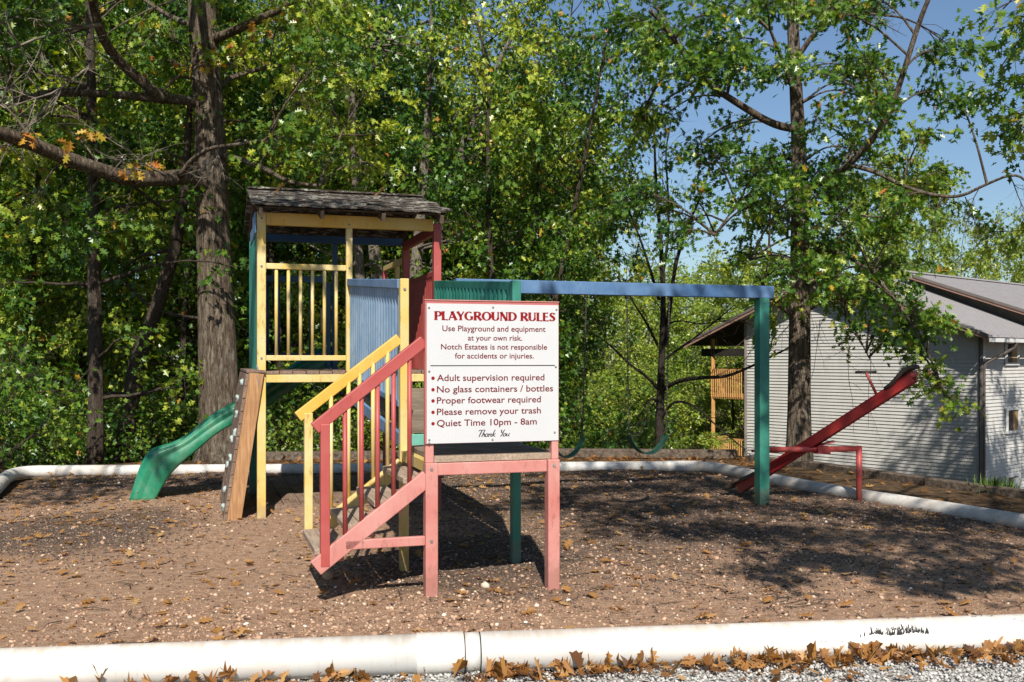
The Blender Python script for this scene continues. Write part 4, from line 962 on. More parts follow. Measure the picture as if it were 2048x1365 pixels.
L_([(410, 210, Y), (370, 200, Y-.3), (320, 198, Y-.6), (260, 192, Y-.9), (180, 186, Y-1.2), (110, 188, Y-1.5), (30, 200, Y-2)], .10, .04, 10)
L_([(330, 200, Y-.6), (290, 170, Y-.9), (240, 125, Y-1.2), (212, 90, Y-1.5), (196, 50, Y-1.8), (185, 0, Y-2), (170, -90, Y-2.4)], .095, .06, 10)
L_([(425, 80, Y), (460, 66, Y-.4), (510, 44, Y-.8), (570, 14, Y-1.1), (640, -40, Y-1.4)], .09, .05, 10)
L_([(440, 310, Y), (490, 322, Y-.4), (530, 338, Y-.7), (560, 356, Y-.9), (592, 368, Y-1.1), (640, 372, Y-1.3)], .055, .025)
L_([(400, 160, Y), (350, 150, Y-.8), (330, 180, Y-1), (320, 178, Y-1.1)], .03, .015)
L_([(400, -40, Y), (330, -120, Y-.6), (240, -190, Y-1.5)], .1, .04); L_([(400, -100, Y), (480, -180, Y-1), (580, -260, Y-2)], .1, .04); L_([(398, -60, Y), (360, -170, Y-2), (330, -260, Y-4)], .09, .03)
L_([(415, 190, Y), (470, 150, Y+.6), (560, 130, Y+1.2), (650, 118, Y+1.6)], .06, .02); L_([(405, 60, Y), (330, 30, Y+.8), (250, -30, Y+1.5)], .07, .02)
def pads(tree, root, plist, per_twig, twlen=.55):
    """foliage pads: (px, py, depth, rx, rz, twigs)"""
    r = tree.r; allp = np.concatenate([np.array(l) for l in limbs])
    for (px, py, D, rx, rz_, nt_) in plist:
        c = np.array(ray(px, py, D)-root.location); j = np.argmin(np.linalg.norm(allp-c+np.array([0, 0, .4]), axis=1)); a_ = allp[j]
        mid = (a_+c)/2+np.array([0, 0, .12*np.linalg.norm(c-a_)])
        br = [np.array(v) for v in smooth_path([a_, mid, c], 2)]; tree.mb.tube(br, taper(.022, .008, len(br)), 6, False)
        for _ in range(nt_):
            o = r.normal(0, 1, 3); o = o/np.linalg.norm(o)*r.uniform()**.4*np.array([rx, rx*.9, rz_]); p = c+o
            k = r.integers(len(br)//2, len(br)); q0 = br[k]; mid2 = (q0+p)/2+r.normal(0, .08, 3)
            tree.mb.tube([q0, mid2, p], [.006, .004, .002], 4, False)
            dd = p-q0; dd = dd/(np.linalg.norm(dd)+1e-6)
            e = p+dd*twlen*.6+np.array([0, 0, -.12])
            for _k in range(per_twig):
                u = r.uniform(-.5, 1); tree.tp.append(p+(e-p)*u); tree.td.append(dd)
rr = random.Random(3)
pl_ = []
for _ in range(46):   # upper crown
    px = rr.uniform(-60, 700); py = rr.uniform(-120, 150); pl_.append((px, py, Y+(rr.uniform(.5, 2.6) if 90 < px < 500 and py > -40 else rr.uniform(-3.2, 2.0)), rr.uniform(.5, .9), rr.uniform(.25, .45), 13))
for _ in range(16): pl_.append((rr.uniform(-80, 470), rr.uniform(-170, -70), Y-rr.uniform(2.2, 3.8), .8, .3, 13))   # high sprays that shade the low limb
for _ in range(20):   # mid level, under the upper limbs, thinner around the trunk
    px = rr.choice([rr.uniform(-40, 330), rr.uniform(490, 760)]); pl_.append((px, rr.uniform(150, 330), Y+(rr.uniform(.4, 2.2) if px < 480 else rr.uniform(-2.6, 2.0)), rr.uniform(.4, .75), rr.uniform(.2, .35), 9))
for p in ((120, 250, 15.2, .35, .2, 6), (60, 420, 14.6, .7, .3, 13), (160, 450, 15.2, .7, .3, 13), (250, 430, 16, .6, .3, 10), (340, 60, 16.9, .5, .25, 9), (425, 120, 15.8, .18, .12, 3), (330, 120, 17.2, .5, .3, 10)): pl_.append(p)
for px, py, h in ((60, 965, 6.2), (200, 962, 6.4), (330, 966, 6.0), (120, 985, 6.6), (420, 962, 6.6), (560, 960, 6.8), (700, 958, 6.8), (250, 985, 6.3), (20, 1000, 6.8)):
    g = gnd(px, py); c = g+Vector((TOSUN.x, TOSUN.y, 0))*(h/TOSUN.z)+Vector((0, 0, h))
    pl_.append((CX+c.x/c.y*F, CY-(c.z-CAMH)/c.y*F, c.y, .75, .25, 13))
for e in ((-300, -420, 10.5), (300, -480, 10), (-100, -600, 9)): L_([(398, -120, Y), (340, -260, Y-2), (e[0]*.5+170, e[1]*.75-60, Y-4.2), e], .08, .02, 8, 2)
pads(t, oak, [p[:5]+(int(p[5]*1.5),) for p in pl_], 12)
# lobed leaves, a few rust-brown sprays on the low limb
trunk_o, crown_o = t.finish(oak, OAK, M['leaf'], M['bark'], .14, .045, .15, 21, hue=.26)
tb = Tree(12)
for px, py, D in ((62, 272, 13.6), (128, 288, 13.9), (178, 262, 14.2), (300, 330, 15.3), (262, 345, 15.2), (432, 118, 16.0), (420, 128, 16), (370, 140, 15.8), (575, 30, 15.4), (520, 55, 15.6), (480, 95, 15.8)):
    c = np.array(ray(px, py, D)-oak.location)
    for _ in range(7): tb.tp.append(c+tb.r.normal(0, .10, 3)*np.array([1, 1, .8])); tb.td.append(tb.r.normal(0, 1, 3)+np.array([0, 0, -.6]))
P = np.array(tb.tp); D_ = np.array(tb.td); link('autumn_leaves', leaf_mesh('autumn_leaves', OAK, P, D_/np.linalg.norm(D_, axis=1, keepdims=True), .17*tb.r.uniform(.7, 1.2, len(P)), tb.r.uniform(.86, 1, len(P)), tb.r), M['leaf'], oak)
# bare grey twigs hanging at the upper left
bt_ = Tree(13)
def spray(tree, root, p0, p1, r0, kids, length, depth=2, wob=.3):
    P = wander(p0, np.array(p1)-np.array(p0), np.linalg.norm(np.array(p1)-np.array(p0)), 7, tree.r, wob*.6); tree.mb.tube(P, taper(r0, r0*.35, len(P)), 5, False)
    if depth:
        for _ in range(kids):
            i = tree.r.integers(1, 7); d = (P[i+1 if i < 7 else i]-P[i-1]); d = d/np.linalg.norm(d)+tree.r.normal(0, .65, 3); q = P[i]+d/np.linalg.norm(d)*length*tree.r.uniform(.5, 1.2)
            spray(tree, root, P[i], q, r0*.5, kids, length*.55, depth-1, wob)
for a_, b_, r0 in (((200, 50, 14.7), (-20, 120, 13.8), .03), ((120, 180, 14.9), (-20, 330, 13.6), .018), ((60, 280, 13.6), (-10, 130, 13.2), .018), ((190, 120, 14.6), (40, 250, 13.9), .02), ((70, 0, 14.5), (0, 90, 13.8), .02), ((330, 350, 15.3), (250, 300, 14.5), .015), ((436, 300, 16), (420, 350, 15.5), .012)):
    spray(bt_, oak, np.array(ray(*a_)-oak.location), np.array(ray(*b_)-oak.location), r0*1.15, 7, .75)
bt_.mb.build('bare_branches', M['twig'], oak, 0, True)

# oak on the right, in front of the building
RO = Vector(gnd(1597, 922)); RO.z = -.1
oakr = empty('oak_tree', RO, 0, 'slim upright oak with drooping leafy branches in front of the pale building', 'tree')
t = Tree(31); Y = RO.y; limbs = []
trp = sub(oakr, smooth_path(pxline([(1598, 940, Y), (1598, 860, Y), (1599, 700, Y), (1600, 560, Y), (1600, 420, Y), (1598, 300, Y), (1592, 180, Y), (1586, 60, Y), (1582, -60, Y), (1576, -260, Y)]), 1)); trp = resample(trp, .3)
t.mb.tube(trp, [rad(float(np.interp(CY-(p.z+RO.z-CAMH)*F/Y, [-260, -60, 60, 180, 300, 420, 560, 700, 850, 915, 940], [14, 20, 23, 25, 29, 34, 40, 43, 46, 54, 66]))) for p in trp], 18)
limbs.append([np.array(p) for p in trp[len(trp)//3:]])
def LR(pts, r0, r1, n=7):
    P = sub(oakr, smooth_path(pxline(pts), 2)); t.limb(P, r0, r1, n); limbs.append([np.array(p) for p in P])
LR([(1598, 260, Y), (1545, 250, Y-.3), (1480, 210, Y-.6), (1410, 165, Y-.8), (1370, 110, Y-1), (1335, 60, Y-1.2), (1300, 20, Y-1.4)], .075, .03)
LR([(1410, 165, Y-.8), (1360, 155, Y-1), (1320, 140, Y-1)], .02, .008)
LR([(1604, 385, Y), (1650, 362, Y-.4), (1700, 330, Y-.9), (1745, 280, Y-1.3), (1780, 230, Y-1.6), (1815, 120, Y-1.9), (1840, 40, Y-2.1), (1865, -20, Y-2.3)], .07, .03)
LR([(1700, 330, Y-.9), (1755, 345, Y-1.2), (1810, 375, Y-1.5), (1870, 392, Y-1.8), (1920, 395, Y-2), (1965, 372, Y-2.2), (2030, 345, Y-2.5), (2060, 370, Y-2.6)], .04, .014)
LR([(1604, 425, Y), (1660, 428, Y-.5), (1720, 432, Y-.9), (1790, 436, Y-1.2)], .035, .012)
LR([(1598, 210, Y), (1565, 120, Y-.4), (1540, 60, Y-.7)], .05, .02); LR([(1592, 120, Y), (1640, 50, Y-.3), (1700, 0, Y-.5)], .05, .03); LR([(1590, 40, Y), (1660, 10, Y-.6), (1740, 28, Y-1)], .05, .02)
LR([(1596, 640, Y), (1570, 622, Y-.2), (1548, 600, Y-.5), (1520, 560, Y-.8)], .06, .02); LR([(1604, 500, Y), (1670, 500, Y-.6), (1740, 540, Y-1.1), (1800, 610, Y-1.6), (1850, 690, Y-1.9), (1890, 790, Y-2)], .04, .012)
LR([(1604, 560, Y), (1650, 590, Y-.5), (1700, 640, Y-1), (1740, 720, Y-1.2)], .03, .008); LR([(1600, 330, Y), (1540, 360, Y-.6), (1480, 400, Y-1), (1430, 470, Y-1.2)], .035, .012); LR([(1600, 470, Y), (1560, 480, Y-.6), (1500, 520, Y-1)], .03, .01)
pl_ = []
def padband(n, x0, x1, y0, y1, rx=(.3, .6), rz_=(.16, .3), nt_=9, dd=(-2.3, 1.2)):
    for _ in range(n): pl_.append((rr.uniform(x0, x1), rr.uniform(y0, y1), Y+rr.uniform(*dd), rr.uniform(*rx), rr.uniform(*rz_), nt_))
padband(9, 1240, 1400, 0, 150); padband(16, 1400, 1640, -20, 150); padband(6, 1640, 1800, 0, 40, (.2, .4)); padband(13, 1640, 1860, 120, 300); padband(15, 1560, 1880, 290, 430); padband(13, 1320, 1560, 250, 480); padband(6, 1230, 1330, 230, 420, (.25, .4))
padband(7, 1480, 1580, 400, 520); padband(10, 1600, 1800, 430, 640); padband(9, 1680, 1860, 520, 680); padband(4, 1380, 1480, 90, 200); padband(4, 1860, 1960, 90, 210, (.25, .4)); padband(5, 1800, 1900, 330, 400, (.2, .3), (.1, .16), 5)
for p in ((1860, 660, Y-1.8, .28, .18, 8), (1850, 740, Y-1.9, .22, .16, 7), (1880, 770, Y-2, .16, .14, 6), (1905, 810, Y-2, .12, .12, 5), (1740, 640, Y-1.2, .3, .14, 6), (1830, 700, Y-1.7, .25, .14, 8), (1700, 660, Y-1, .2, .1, 4), (1545, 650, Y-.5, .14, .1, 4), (1560, 590, Y-.6, .3, .2, 8), (1780, 470, Y-1.3, .35, .15, 8), (1830, 620, Y-1.7, .35, .25, 9), (1760, 580, Y-1.2, .4, .25, 9)): pl_.append(p)
pads(t, oakr, [p[:5]+(int(p[5]*1.6),) for p in pl_], 10, .45)
t.finish(oakr, OAK, M['leaf'], M['bark'], .12, .04, .02, 22, hue=.22)
tb = Tree(32)   # hanging bare twigs
for a_, b_, r0 in (((1960, 374, Y-2.2), (1870, 520, Y-2.3), .008), ((1930, 394, Y-2), (1960, 500, Y-2), .008), ((2020, 350, Y-2.4), (2050, 500, Y-2.5), .009), ((1900, 394, Y-2), (1840, 480, Y-2), .007), ((1690, 620, Y-1), (1690, 880, Y-1.1), .007), ((1640, 640, Y-.5), (1660, 820, Y-.8), .006), ((1740, 700, Y-1.2), (1760, 860, Y-1.3), .006), ((1560, 600, Y-.4), (1480, 700, Y-.8), .008), ((1700, 0, Y-.5), (1830, 60, Y-1), .01)):
    spray(tb, oakr, np.array(ray(*a_)-oakr.location), np.array(ray(*b_)-oakr.location), r0, 5, .45)
tb.mb.build('bare_twigs', M['drytwig'], oakr, 0, True)

# bare multi-stemmed tree by the swings
BT = Vector((1.0, 18.3, 0)); BT.x = (1320-CX)/F*BT.y; BT.z = float(terrain_z(BT.x, BT.y))-.1
bare = empty('bare_tree', BT, 0, 'leafless forked tree with dark spreading branches behind the swings', 'tree')
t = Tree(41); limbs = []; Y = BT.y
def LB(pts, r0, r1, n=8, kids=4, ln=.6, dep=2):
    P = sub(bare, smooth_path(pxline(pts), 2)); t.limb(P, r0, r1, n); A_ = [np.array(p) for p in P]
    for _ in range(kids*2):
        i = t.r.integers(len(A_)//4, len(A_)-1); d = A_[i+1]-A_[i]; d = d/np.linalg.norm(d)+t.r.normal(0, .5, 3)+np.array([0, 0, .12]); d /= np.linalg.norm(d)
        spray(t, bare, A_[i], A_[i]+d*ln*t.r.uniform(.6, 1.4), max(.006, r1*.55), 4, ln*.55, dep-1)
LB([(1318, 960, Y), (1318, 880, Y), (1322, 760, Y), (1325, 680, Y), (1327, 600, Y), (1322, 480, Y), (1312, 380, Y), (1308, 250, Y+.2)], .105, .015, 12, 6, 1.0)
LB([(1330, 690, Y), (1340, 610, Y), (1350, 530, Y-.1), (1375, 450, Y-.2), (1400, 400, Y-.3), (1420, 330, Y-.4)], .055, .01, 8, 5, .9)
LB([(1324, 560, Y), (1338, 470, Y), (1336, 380, Y), (1330, 300, Y), (1345, 230, Y)], .035, .008, 8, 4, .8)
LB([(1318, 600, Y), (1295, 520, Y-.2), (1270, 450, Y-.4), (1240, 380, Y-.5)], .035, .008, 8, 4, .8)
LB([(1318, 780, Y), (1290, 750, Y-.3), (1260, 730, Y-.5), (1220, 690, Y-.7), (1180, 660, Y-.8)], .035, .01, 8, 4, .8)
LB([(1318, 810, Y), (1300, 790, Y-.3), (1290, 860, Y-.5), (1260, 880, Y-.7)], .025, .008, 6, 3, .5)
LB([(1325, 780, Y), (1360, 760, Y-.5), (1410, 755, Y-1), (1450, 755, Y-1.4), (1500, 735, Y-1.8), (1580, 695, Y-2.2)], .05, .014, 8, 5, .8)
LB([(1322, 840, Y), (1345, 800, Y-.4), (1390, 810, Y-.8), (1430, 850, Y-1.1), (1490, 900, Y-1.4)], .035, .008, 8, 5, .7)
LB([(1326, 720, Y), (1370, 690, Y-.3), (1410, 660, Y-.6), (1470, 610, Y-.9)], .03, .008, 6, 4, .7)
LB([(1330, 650, Y), (1360, 640, Y-.3), (1400, 650, Y-.5), (1460, 640, Y-.8)], .022, .007, 6, 4, .6)
LB([(1315, 690, Y), (1290, 640, Y-.2), (1262, 600, Y-.4), (1250, 560, Y-.5)], .03, .008, 6, 4, .7)
t.mb.build('trunk', M['bark3'], bare, 0, True)

# generic woodland trees: a few crowns, copied
def wood_tree(seed, H, Rr, nl, tw, nleaf, size, tmpl, lm, bm_, name, label, group, first=.2, r0=.16, bias=0., lean=(0, 0), stems=1, hue=.16):
    root = empty(name, (0, 0, 0), 0, label, 'tree', group); t = Tree(seed); r = t.r
    for sI in range(stems):
        ln_ = np.array([lean[0], lean[1], 0])+ (np.array([math.cos(sI*2.2+seed), math.sin(sI*2.2+seed), 0])*.16 if stems > 1 else 0)
        P = [np.array([0, 0, -.5])]; n = 11; d = np.array([0, 0, 1.0])+ln_
        for i in range(n): d = d+r.normal(0, .05, 3); d[2] = abs(d[2]); d /= np.linalg.norm(d); P.append(P[-1]+d*(H*.92+.5)/n)
        t.mb.tube(P, taper(r0, .02, len(P)), 10)
        for k in range(nl//stems):
            f_ = first+(1-first)*((k+.5)/(nl//stems)); j = f_*n; i = min(int(j), n-1); p = P[i]+(P[i+1]-P[i])*(j-i)
            a_ = k*2.4+r.uniform(-.5, .5)+sI; shape = math.sin(math.pi*min(1, max(.08, (1-(f_-first)/(1-first)*.93)))**.75)*.75+.3
            ln2 = Rr*shape*r.uniform(.6, 1.15); d2 = np.array([math.cos(a_), math.sin(a_), r.uniform(.05, .55)])
            Q = wander(p, d2, ln2, 6, r, .22, .15, .35); t.limb(Q, max(.012, r0*.3*(1-f_*.7)), .006, 5)
            t.twigs(Q, max(2, int(tw*shape*1.3)), .75, nleaf, .7, .22, .3, True, .007)
    t.finish(root, tmpl, lm, bm_, size, .11, bias, seed, hue=hue); return root
def copy_tree(o, locn, rz, s, label=None, group=None, name=None):
    c = o.copy(); col.objects.link(c); c.location = locn; c.rotation_euler = (0, 0, rz); c.scale = (s[0], s[0], s[1])
    if name: c.name = name
    if label: c['label'] = label
    if group: c['group'] = group
    for ch in o.children:
        k = ch.copy(); col.objects.link(k); k.parent = c
    return c
GRP = 'woodland trees behind the playground'
GL_ = 'leafy green tree standing in the woods behind the playground'
protos = [wood_tree(51, 13, 3.3, 48, 12, 22, .135, MAP, M['leaf'], M['bark2'], 'woodland_tree', GL_, GRP, .12, .13, .07, hue=.30),
          wood_tree(52, 14, 3.0, 46, 12, 22, .135, MAP, M['leaf'], M['bark2'], 'woodland_tree', GL_, GRP, .16, .14, -.02, (.06, 0), hue=.30),
          wood_tree(53, 12, 3.6, 46, 12, 22, .135, MAP, M['leaf'], M['bark2'], 'woodland_tree', GL_, GRP, .10, .12, .03, (-.05, .03), 2, hue=.30)]
ylow = wood_tree(54, 11, 3.4, 46, 10, 20, .15, MAP, M['leafy'], M['bark2'], 'yellowing_tree', 'yellow-green tree on the low ground beyond the swings', 'yellowing trees on the low ground', .12, .13, .0)
cnt = [0]*4
def place(k, px, Y, s, zs=1.0, dz=0.0):
    x_ = (px-CX)/F*Y; z_ = float(terrain_z(x_, Y))+dz; pr = (protos+[ylow])[k]; sc_ = (s, s*zs)
    if cnt[k] == 0: pr.location = (x_, Y, z_); pr.rotation_euler.z = random.uniform(0, 6.28); pr.scale = (s, s, s*zs)
    else: copy_tree(pr, (x_, Y, z_), random.uniform(0, 6.28), sc_)
    cnt[k] += 1
for i, (px, Y, s, zs) in enumerate([
    (-150, 20, 1, 1), (40, 21.5, 0.95, 1), (330, 22.5, 0.9, 1.05), (560, 21, 0.9, 1), (700, 23.5, 1, 1.05), (1000, 22, 0.85, 0.95), (930, 26, 1, 1.1), (1085, 24, 0.85, 1.15), (1010, 20.5, 0.8, 1.1),
    (-200, 27, 1.2, 1.1), (20, 28, 1.1, 1.15), (180, 26, 1.1, 1.1), (430, 28, 1.15, 1.15), (600, 29, 1.1, 1.2), (800, 30, 1.2, 1.15), (1010, 32, 1.15, 1.15),
    (-80, 35, 1.3, 1.08), (120, 37, 1.3, 1.2), (300, 34, 1.3, 1.2), (500, 38, 1.3, 1.08), (690, 37, 1.3, 1.2), (880, 39, 1.4, 1.08), (1070, 38, 1.2, 1.08),
    (90, 55, 1.5, 1.2), (720, 57, 1.6, 1.2), (1050, 44, 1.2, 1.1), (-300, 40, 1.3, 1.2), (-40, 25, 1, 0.9), (110, 30, 1.1, 1), (260, 31, 1.1, 1), (380, 24.5, 0.9, 0.9), (480, 25, 0.9, 0.9), (660, 26, 0.9, 0.9), (760, 27, 0.95, 0.9), (870, 24, 0.8, 0.85), (1060, 25, 0.7, 0.75), (0, 46, 1.5, 1.2), (220, 47, 1.5, 1.08), (620, 48, 1.5, 1.08), (1000, 50, 1.5, 1.08)]): place(i % 3, px, Y, s, zs)
for px, Y, s, zs in [(1150, 33, .8, .8), (1235, 38, .9, .78), (1320, 40, .85, .72), (1390, 62, 1.2, 1.0), (1470, 48, 1.0, .95), (1200, 50, 1.1, .95), (1290, 55, 1.1, .95), (1380, 58, 1.15, 1.0), (1480, 62, 1.2, 1.05), (1570, 60, 1.2, 1.1), (1640, 62, 1.2, 1.25), (1730, 66, 1.3, 1.5), (1790, 70, 1.3, 1.55), (1850, 78, 1.3, 1.35), (1920, 72, 1.2, 1.25), (1985, 78, 1.3, 1.35), (2050, 70, 1.2, 1.3), (2110, 74, 1.3, 1.3), (1100, 58, 1.3, 1.3), (1240, 30, .45, .5), (1180, 27, .4, .42), (1300, 68, 1.3, 1.05), (1430, 72, 1.3, 1.1), (1180, 66, 1.3, 1.15), (1360, 47, .8, .7), (1270, 46, .9, .75)]: place(3, px, Y, s, zs)
for x_, y_, sx_, zs, k in ((13.4, 16.0, 1.3, 1.5, 1), (16.4, 19.5, 1.3, 1.5, 0), (19.0, 15.5, 1.3, 1.6, 2), (15.2, 13.0, 1.2, 1.7, 0), (15.8, 22.0, 1.15, 1.4, 2)):
    copy_tree(protos[k], (x_, y_, float(terrain_z(x_, y_))), x_, (sx_, zs), 'tall leafy tree beyond the right edge of the picture, shading the pale building', 'tall trees shading the building')
# understory bushes along the slope
def bush(seed, Hh, Rr, n, size, lm, label, bias):
    root = empty('bush', (0, 0, 0), 0, label, 'bush', 'bushes along the edge of the woods'); t = Tree(seed); r = t.r
    for k in range(16):
        a_ = k*2.4+r.uniform(-.4, .4); d = np.array([math.cos(a_)*.7, math.sin(a_)*.7, r.uniform(.4, 1.2)])
        Q = wander((0, 0, -.2), d, Hh*r.uniform(.6, 1.15), 6, r, .25, .0, .4); t.limb(Q, .018, .005, 5); t.twigs(Q, n, .5, 9, .8, .15, .2, True, .005)
    t.finish(root, MAP, lm, M['bark2'], size, .10, bias, seed); return root
b1 = bush(61, 2.2, 1.3, 12, .10, M['leaf'], 'dense green bush growing at the edge of the woods', .02); b2 = bush(62, 1.8, 1.4, 12, .09, M['leafy'], 'yellow-green bush growing at the edge of the woods', -.05)
fb = [True, True]
for i, (px, Y, s, k) in enumerate([(20, 17.5, 1.0, 0), (110, 19, 1.0, 0), (150, 17.2, .7, 0), (310, 18.2, .9, 0), (350, 20, 1.1, 0), (560, 19.6, 1.1, 0), (620, 19, .85, 1), (650, 21, 1.2, 0), (680, 19.2, .8, 1), (760, 20.3, 1.0, 0), (850, 21, 1.1, 0), (960, 21, 1.1, 0), (1060, 20.5, 1.0, 0), (1150, 21, 1.15, 0), (1220, 22.5, 1.2, 1), (1270, 20.6, .9, 1), (1370, 23.5, .8, 0), (-60, 15, 1.1, 0), (-120, 18, 1.4, 0), (230, 21, 1.3, 0), (1180, 24, 1.6, 0), (1330, 27, 1.5, 1), (440, 20.5, 1.2, 0)]):
    x_ = (px-CX)/F*Y; o = (b1, b2)[k]; z_ = float(terrain_z(x_, Y))
    if fb[k]: o.location = (x_, Y, z_); o.scale = (s, s, s); fb[k] = False
    else: copy_tree(o, (x_, Y, z_), random.uniform(0, 6.28), (s, s))
# individual trunks that show against the woods
def trunk_tree(name, label, pts, widths, seed, kids, crown=None, barkm='bark2', group=None):
    p0 = ray(*pts[0]); root = empty(name, p0, 0, label, 'tree', group); t = Tree(seed); Y = pts[0][2]
    P = sub(root, pxline(pts)); Q = resample(P, .5); dz = [p.z for p in P]
    t.mb.tube(Q, [max(.02, float(np.interp(q.z, dz, widths))/2/F*Y) for q in Q], 12)
    A_ = [np.array(q) for q in Q]
    for _ in range(kids):
        i = t.r.integers(2, len(A_)-1); a_ = t.r.uniform(0, 6.28); d = np.array([math.cos(a_), math.sin(a_), t.r.uniform(-.1, .4)]); B_ = wander(A_[i], d, t.r.uniform(1.2, 2.6), 6, t.r, .25, 0, .3)
        t.limb(B_, .04, .008, 5); t.twigs(B_, 6, .6, crown or 0, .7, .25, .3, True, .006)
    t.finish(root, MAP, M['leaf'], M[barkm], .13, .1, .0, seed)
    return root
trunk_tree('slender_tree', 'dark straight slender trunk left of the slide', [(190, 960, 16.6), (192, 800, 16.6), (190, 640, 16.6), (188, 500, 16.6), (186, 300, 16.6), (180, 50, 16.6), (176, -120, 16.6)], [36, 30, 27, 25, 20, 15, 10], 71, 14, 9)
trunk_tree('leaning_tree', 'dark leaning trunk between the slender trunk and the big oak', [(245, 960, 17.8), (252, 860, 17.8), (275, 720, 17.7), (312, 620, 17.5), (350, 500, 17.3), (370, 380, 17.1), (380, 200, 17)], [42, 34, 32, 28, 24, 18, 10], 72, 10, 8)
for i, (pts, lab) in enumerate([([(800, 960, 21), (812, 760, 21), (830, 560, 21), (845, 380, 21), (858, 200, 21), (865, 40, 21), (868, -200, 21)], 'tall grey stem rising straight above the middle of the play tower roof'),
    ([(790, 960, 21.4), (775, 740, 21.4), (755, 560, 21.4), (735, 400, 21.4), (700, 230, 21.4), (660, 80, 21.3), (630, -100, 21.2)], 'grey stem leaning left above the play tower roof'),
    ([(820, 960, 21.8), (850, 760, 21.8), (868, 560, 21.8), (885, 420, 21.7), (930, 280, 21.6), (985, 150, 21.5), (1040, 40, 21.3)], 'grey stem leaning right above the right end of the play tower roof'),
    ([(735, 960, 20.2), (730, 800, 20.2), (722, 640, 20.2), (716, 480, 20.2), (708, 300, 20.2), (700, 100, 20.2), (690, -150, 20.2)], 'rough dark trunk seen through the stair rails')]):
    trunk_tree('woodland_tree', lab, pts, [34, 30, 25, 19, 14, 10, 6], 80+i, 22, 12, 'palebark')
# tree at the right edge of the picture: its crown reaches overhead and shades the yard
ET = Vector((8.6, 9.5, -.1)); edge = empty('oak_tree', ET, 0, 'leafy oak whose branches reach in at the upper right corner of the picture', 'tree')
t = Tree(91); Y = ET.y; limbs = []
P = [Vector((0, 0, -.3)), Vector((.05, 0, 2)), Vector((-.1, -.1, 4.5)), Vector((-.15, -.2, 7)), Vector((-.1, -.3, 10))]; P = smooth_path(P, 2); t.limb(P, .24, .08, 14); limbs.append([np.array(p) for p in P[3:]])
for e in ((-4, -4.5, 6.2), (-6, -5.5, 7.4), (-3, -6.5, 6.8), (-8, -4, 8.0), (-2.5, .2, 6), (-2, -2.5, 7.5), (-5.2, -2.8, 8.2)):
    e = np.array(e); a_ = np.array(P[len(P)//2+2]); mid = (a_+e)/2+np.array([0, 0, .7]); Q = smooth_path([a_, mid, e], 2); t.limb(Q, .07, .015, 8); limbs.append([np.array(q) for q in Q])
allp = np.concatenate([np.array(l) for l in limbs])
def shade(px, py, h, rx, rz_, nt_, per=14):
    nt_ = int(nt_*(2.2 if py > 1040 else 3.2)); rx *= 1.0 if py > 1040 else 1.15   # foliage that throws its shadow on the ground point seen at (px, py)
    g = gnd(px, py); c = g+Vector((TOSUN.x, TOSUN.y, 0))*(h/TOSUN.z)+Vector((0, 0, h)); c = np.array(c-ET)
    j = np.argmin(np.linalg.norm(allp-c, axis=1)); a_ = allp[j]; br = [np.array(v) for v in smooth_path([a_, (a_+c)/2+np.array([0, 0, .15]), c], 2)]; t.mb.tube(br, taper(.02, .007, len(br)), 5, False); r = t.r
    for _ in range(nt_):
        o = r.normal(0, 1, 3); o = o/np.linalg.norm(o)*r.uniform()**.45*np.array([rx, rx*.8, rz_]); p = c+o; q0 = br[r.integers(len(br)//2, len(br))]; t.mb.tube([q0, (q0+p)/2+r.normal(0, .06, 3), p], [.005, .004, .002], 4, False)
        for _k in range(per): t.tp.append(p+r.normal(0, .1, 3)); t.td.append(p-q0+1e-3)
for a_ in [(1610, 1120, 5.6, .55, .25, 12), (1760, 1130, 5.8, .6, .25, 12), (1860, 1165, 5.8, .5, .25, 10), (1560, 1150, 5.4, .3, .2, 6), (1990, 1150, 6, .5, .3, 11), (1900, 1090, 6.3, .7, .25, 12), (1700, 1080, 6.6, .8, .25, 13), (1540, 1070, 6.4, .6, .2, 9), (1430, 1060, 6.8, .7, .25, 11), (1300, 1055, 7.2, .7, .25, 11), (1210, 1020, 7.6, .7, .25, 10), (1390, 1010, 8, .8, .3, 12), (1560, 1020, 7.5, .7, .3, 11), (1800, 1040, 7.2, .7, .3, 12), (1960, 1050, 7, .7, .3, 12), (1150, 985, 8.2, .7, .25, 10), (1290, 975, 8.6, .8, .3, 12), (1450, 970, 8.8, .9, .3, 13), (1640, 985, 8.4, .9, .3, 13), (1180, 950, 9.0, .8, .3, 12), (1340, 945, 9.2, .8, .3, 12), (1520, 945, 9.2, .8, .3, 12), (2040, 1000, 7.5, .8, .3, 12), (1750, 985, 8, .6, .3, 9), (1060, 1010, 7.8, .5, .2, 6)]: shade(*a_)
for px, py, D, n_ in ((2050, 30, 11, 16), (2080, 110, 11.5, 16), (2040, 180, 11.2, 12), (2060, 240, 11.3, 12), (2030, 275, 11.2, 6), (2090, 60, 10.5, 14), (2005, 130, 11.3, 5), (1995, 30, 11.4, 4), (2110, 200, 10.8, 14)):
    c = np.array(ray(px, py, D)-ET); j = np.argmin(np.linalg.norm(allp-c, axis=1)); a_ = allp[j]; br = [np.array(v) for v in smooth_path([a_, (a_+c)/2+np.array([0, 0, .3]), c], 2)]; t.mb.tube(br, taper(.02, .007, len(br)), 5, False)
    for _ in range(n_):
        p = c+t.r.normal(0, 1, 3)*np.array([.22, .3, .13]); t.mb.tube([br[-3], p], [.004, .002], 4, False)
        for _k in range(6): t.tp.append(p+t.r.normal(0, .08, 3)); t.td.append(p-br[-3]+1e-3)
t.finish(edge, OAK, M['leaf'], M['bark'], .135, .05, .02, 25)

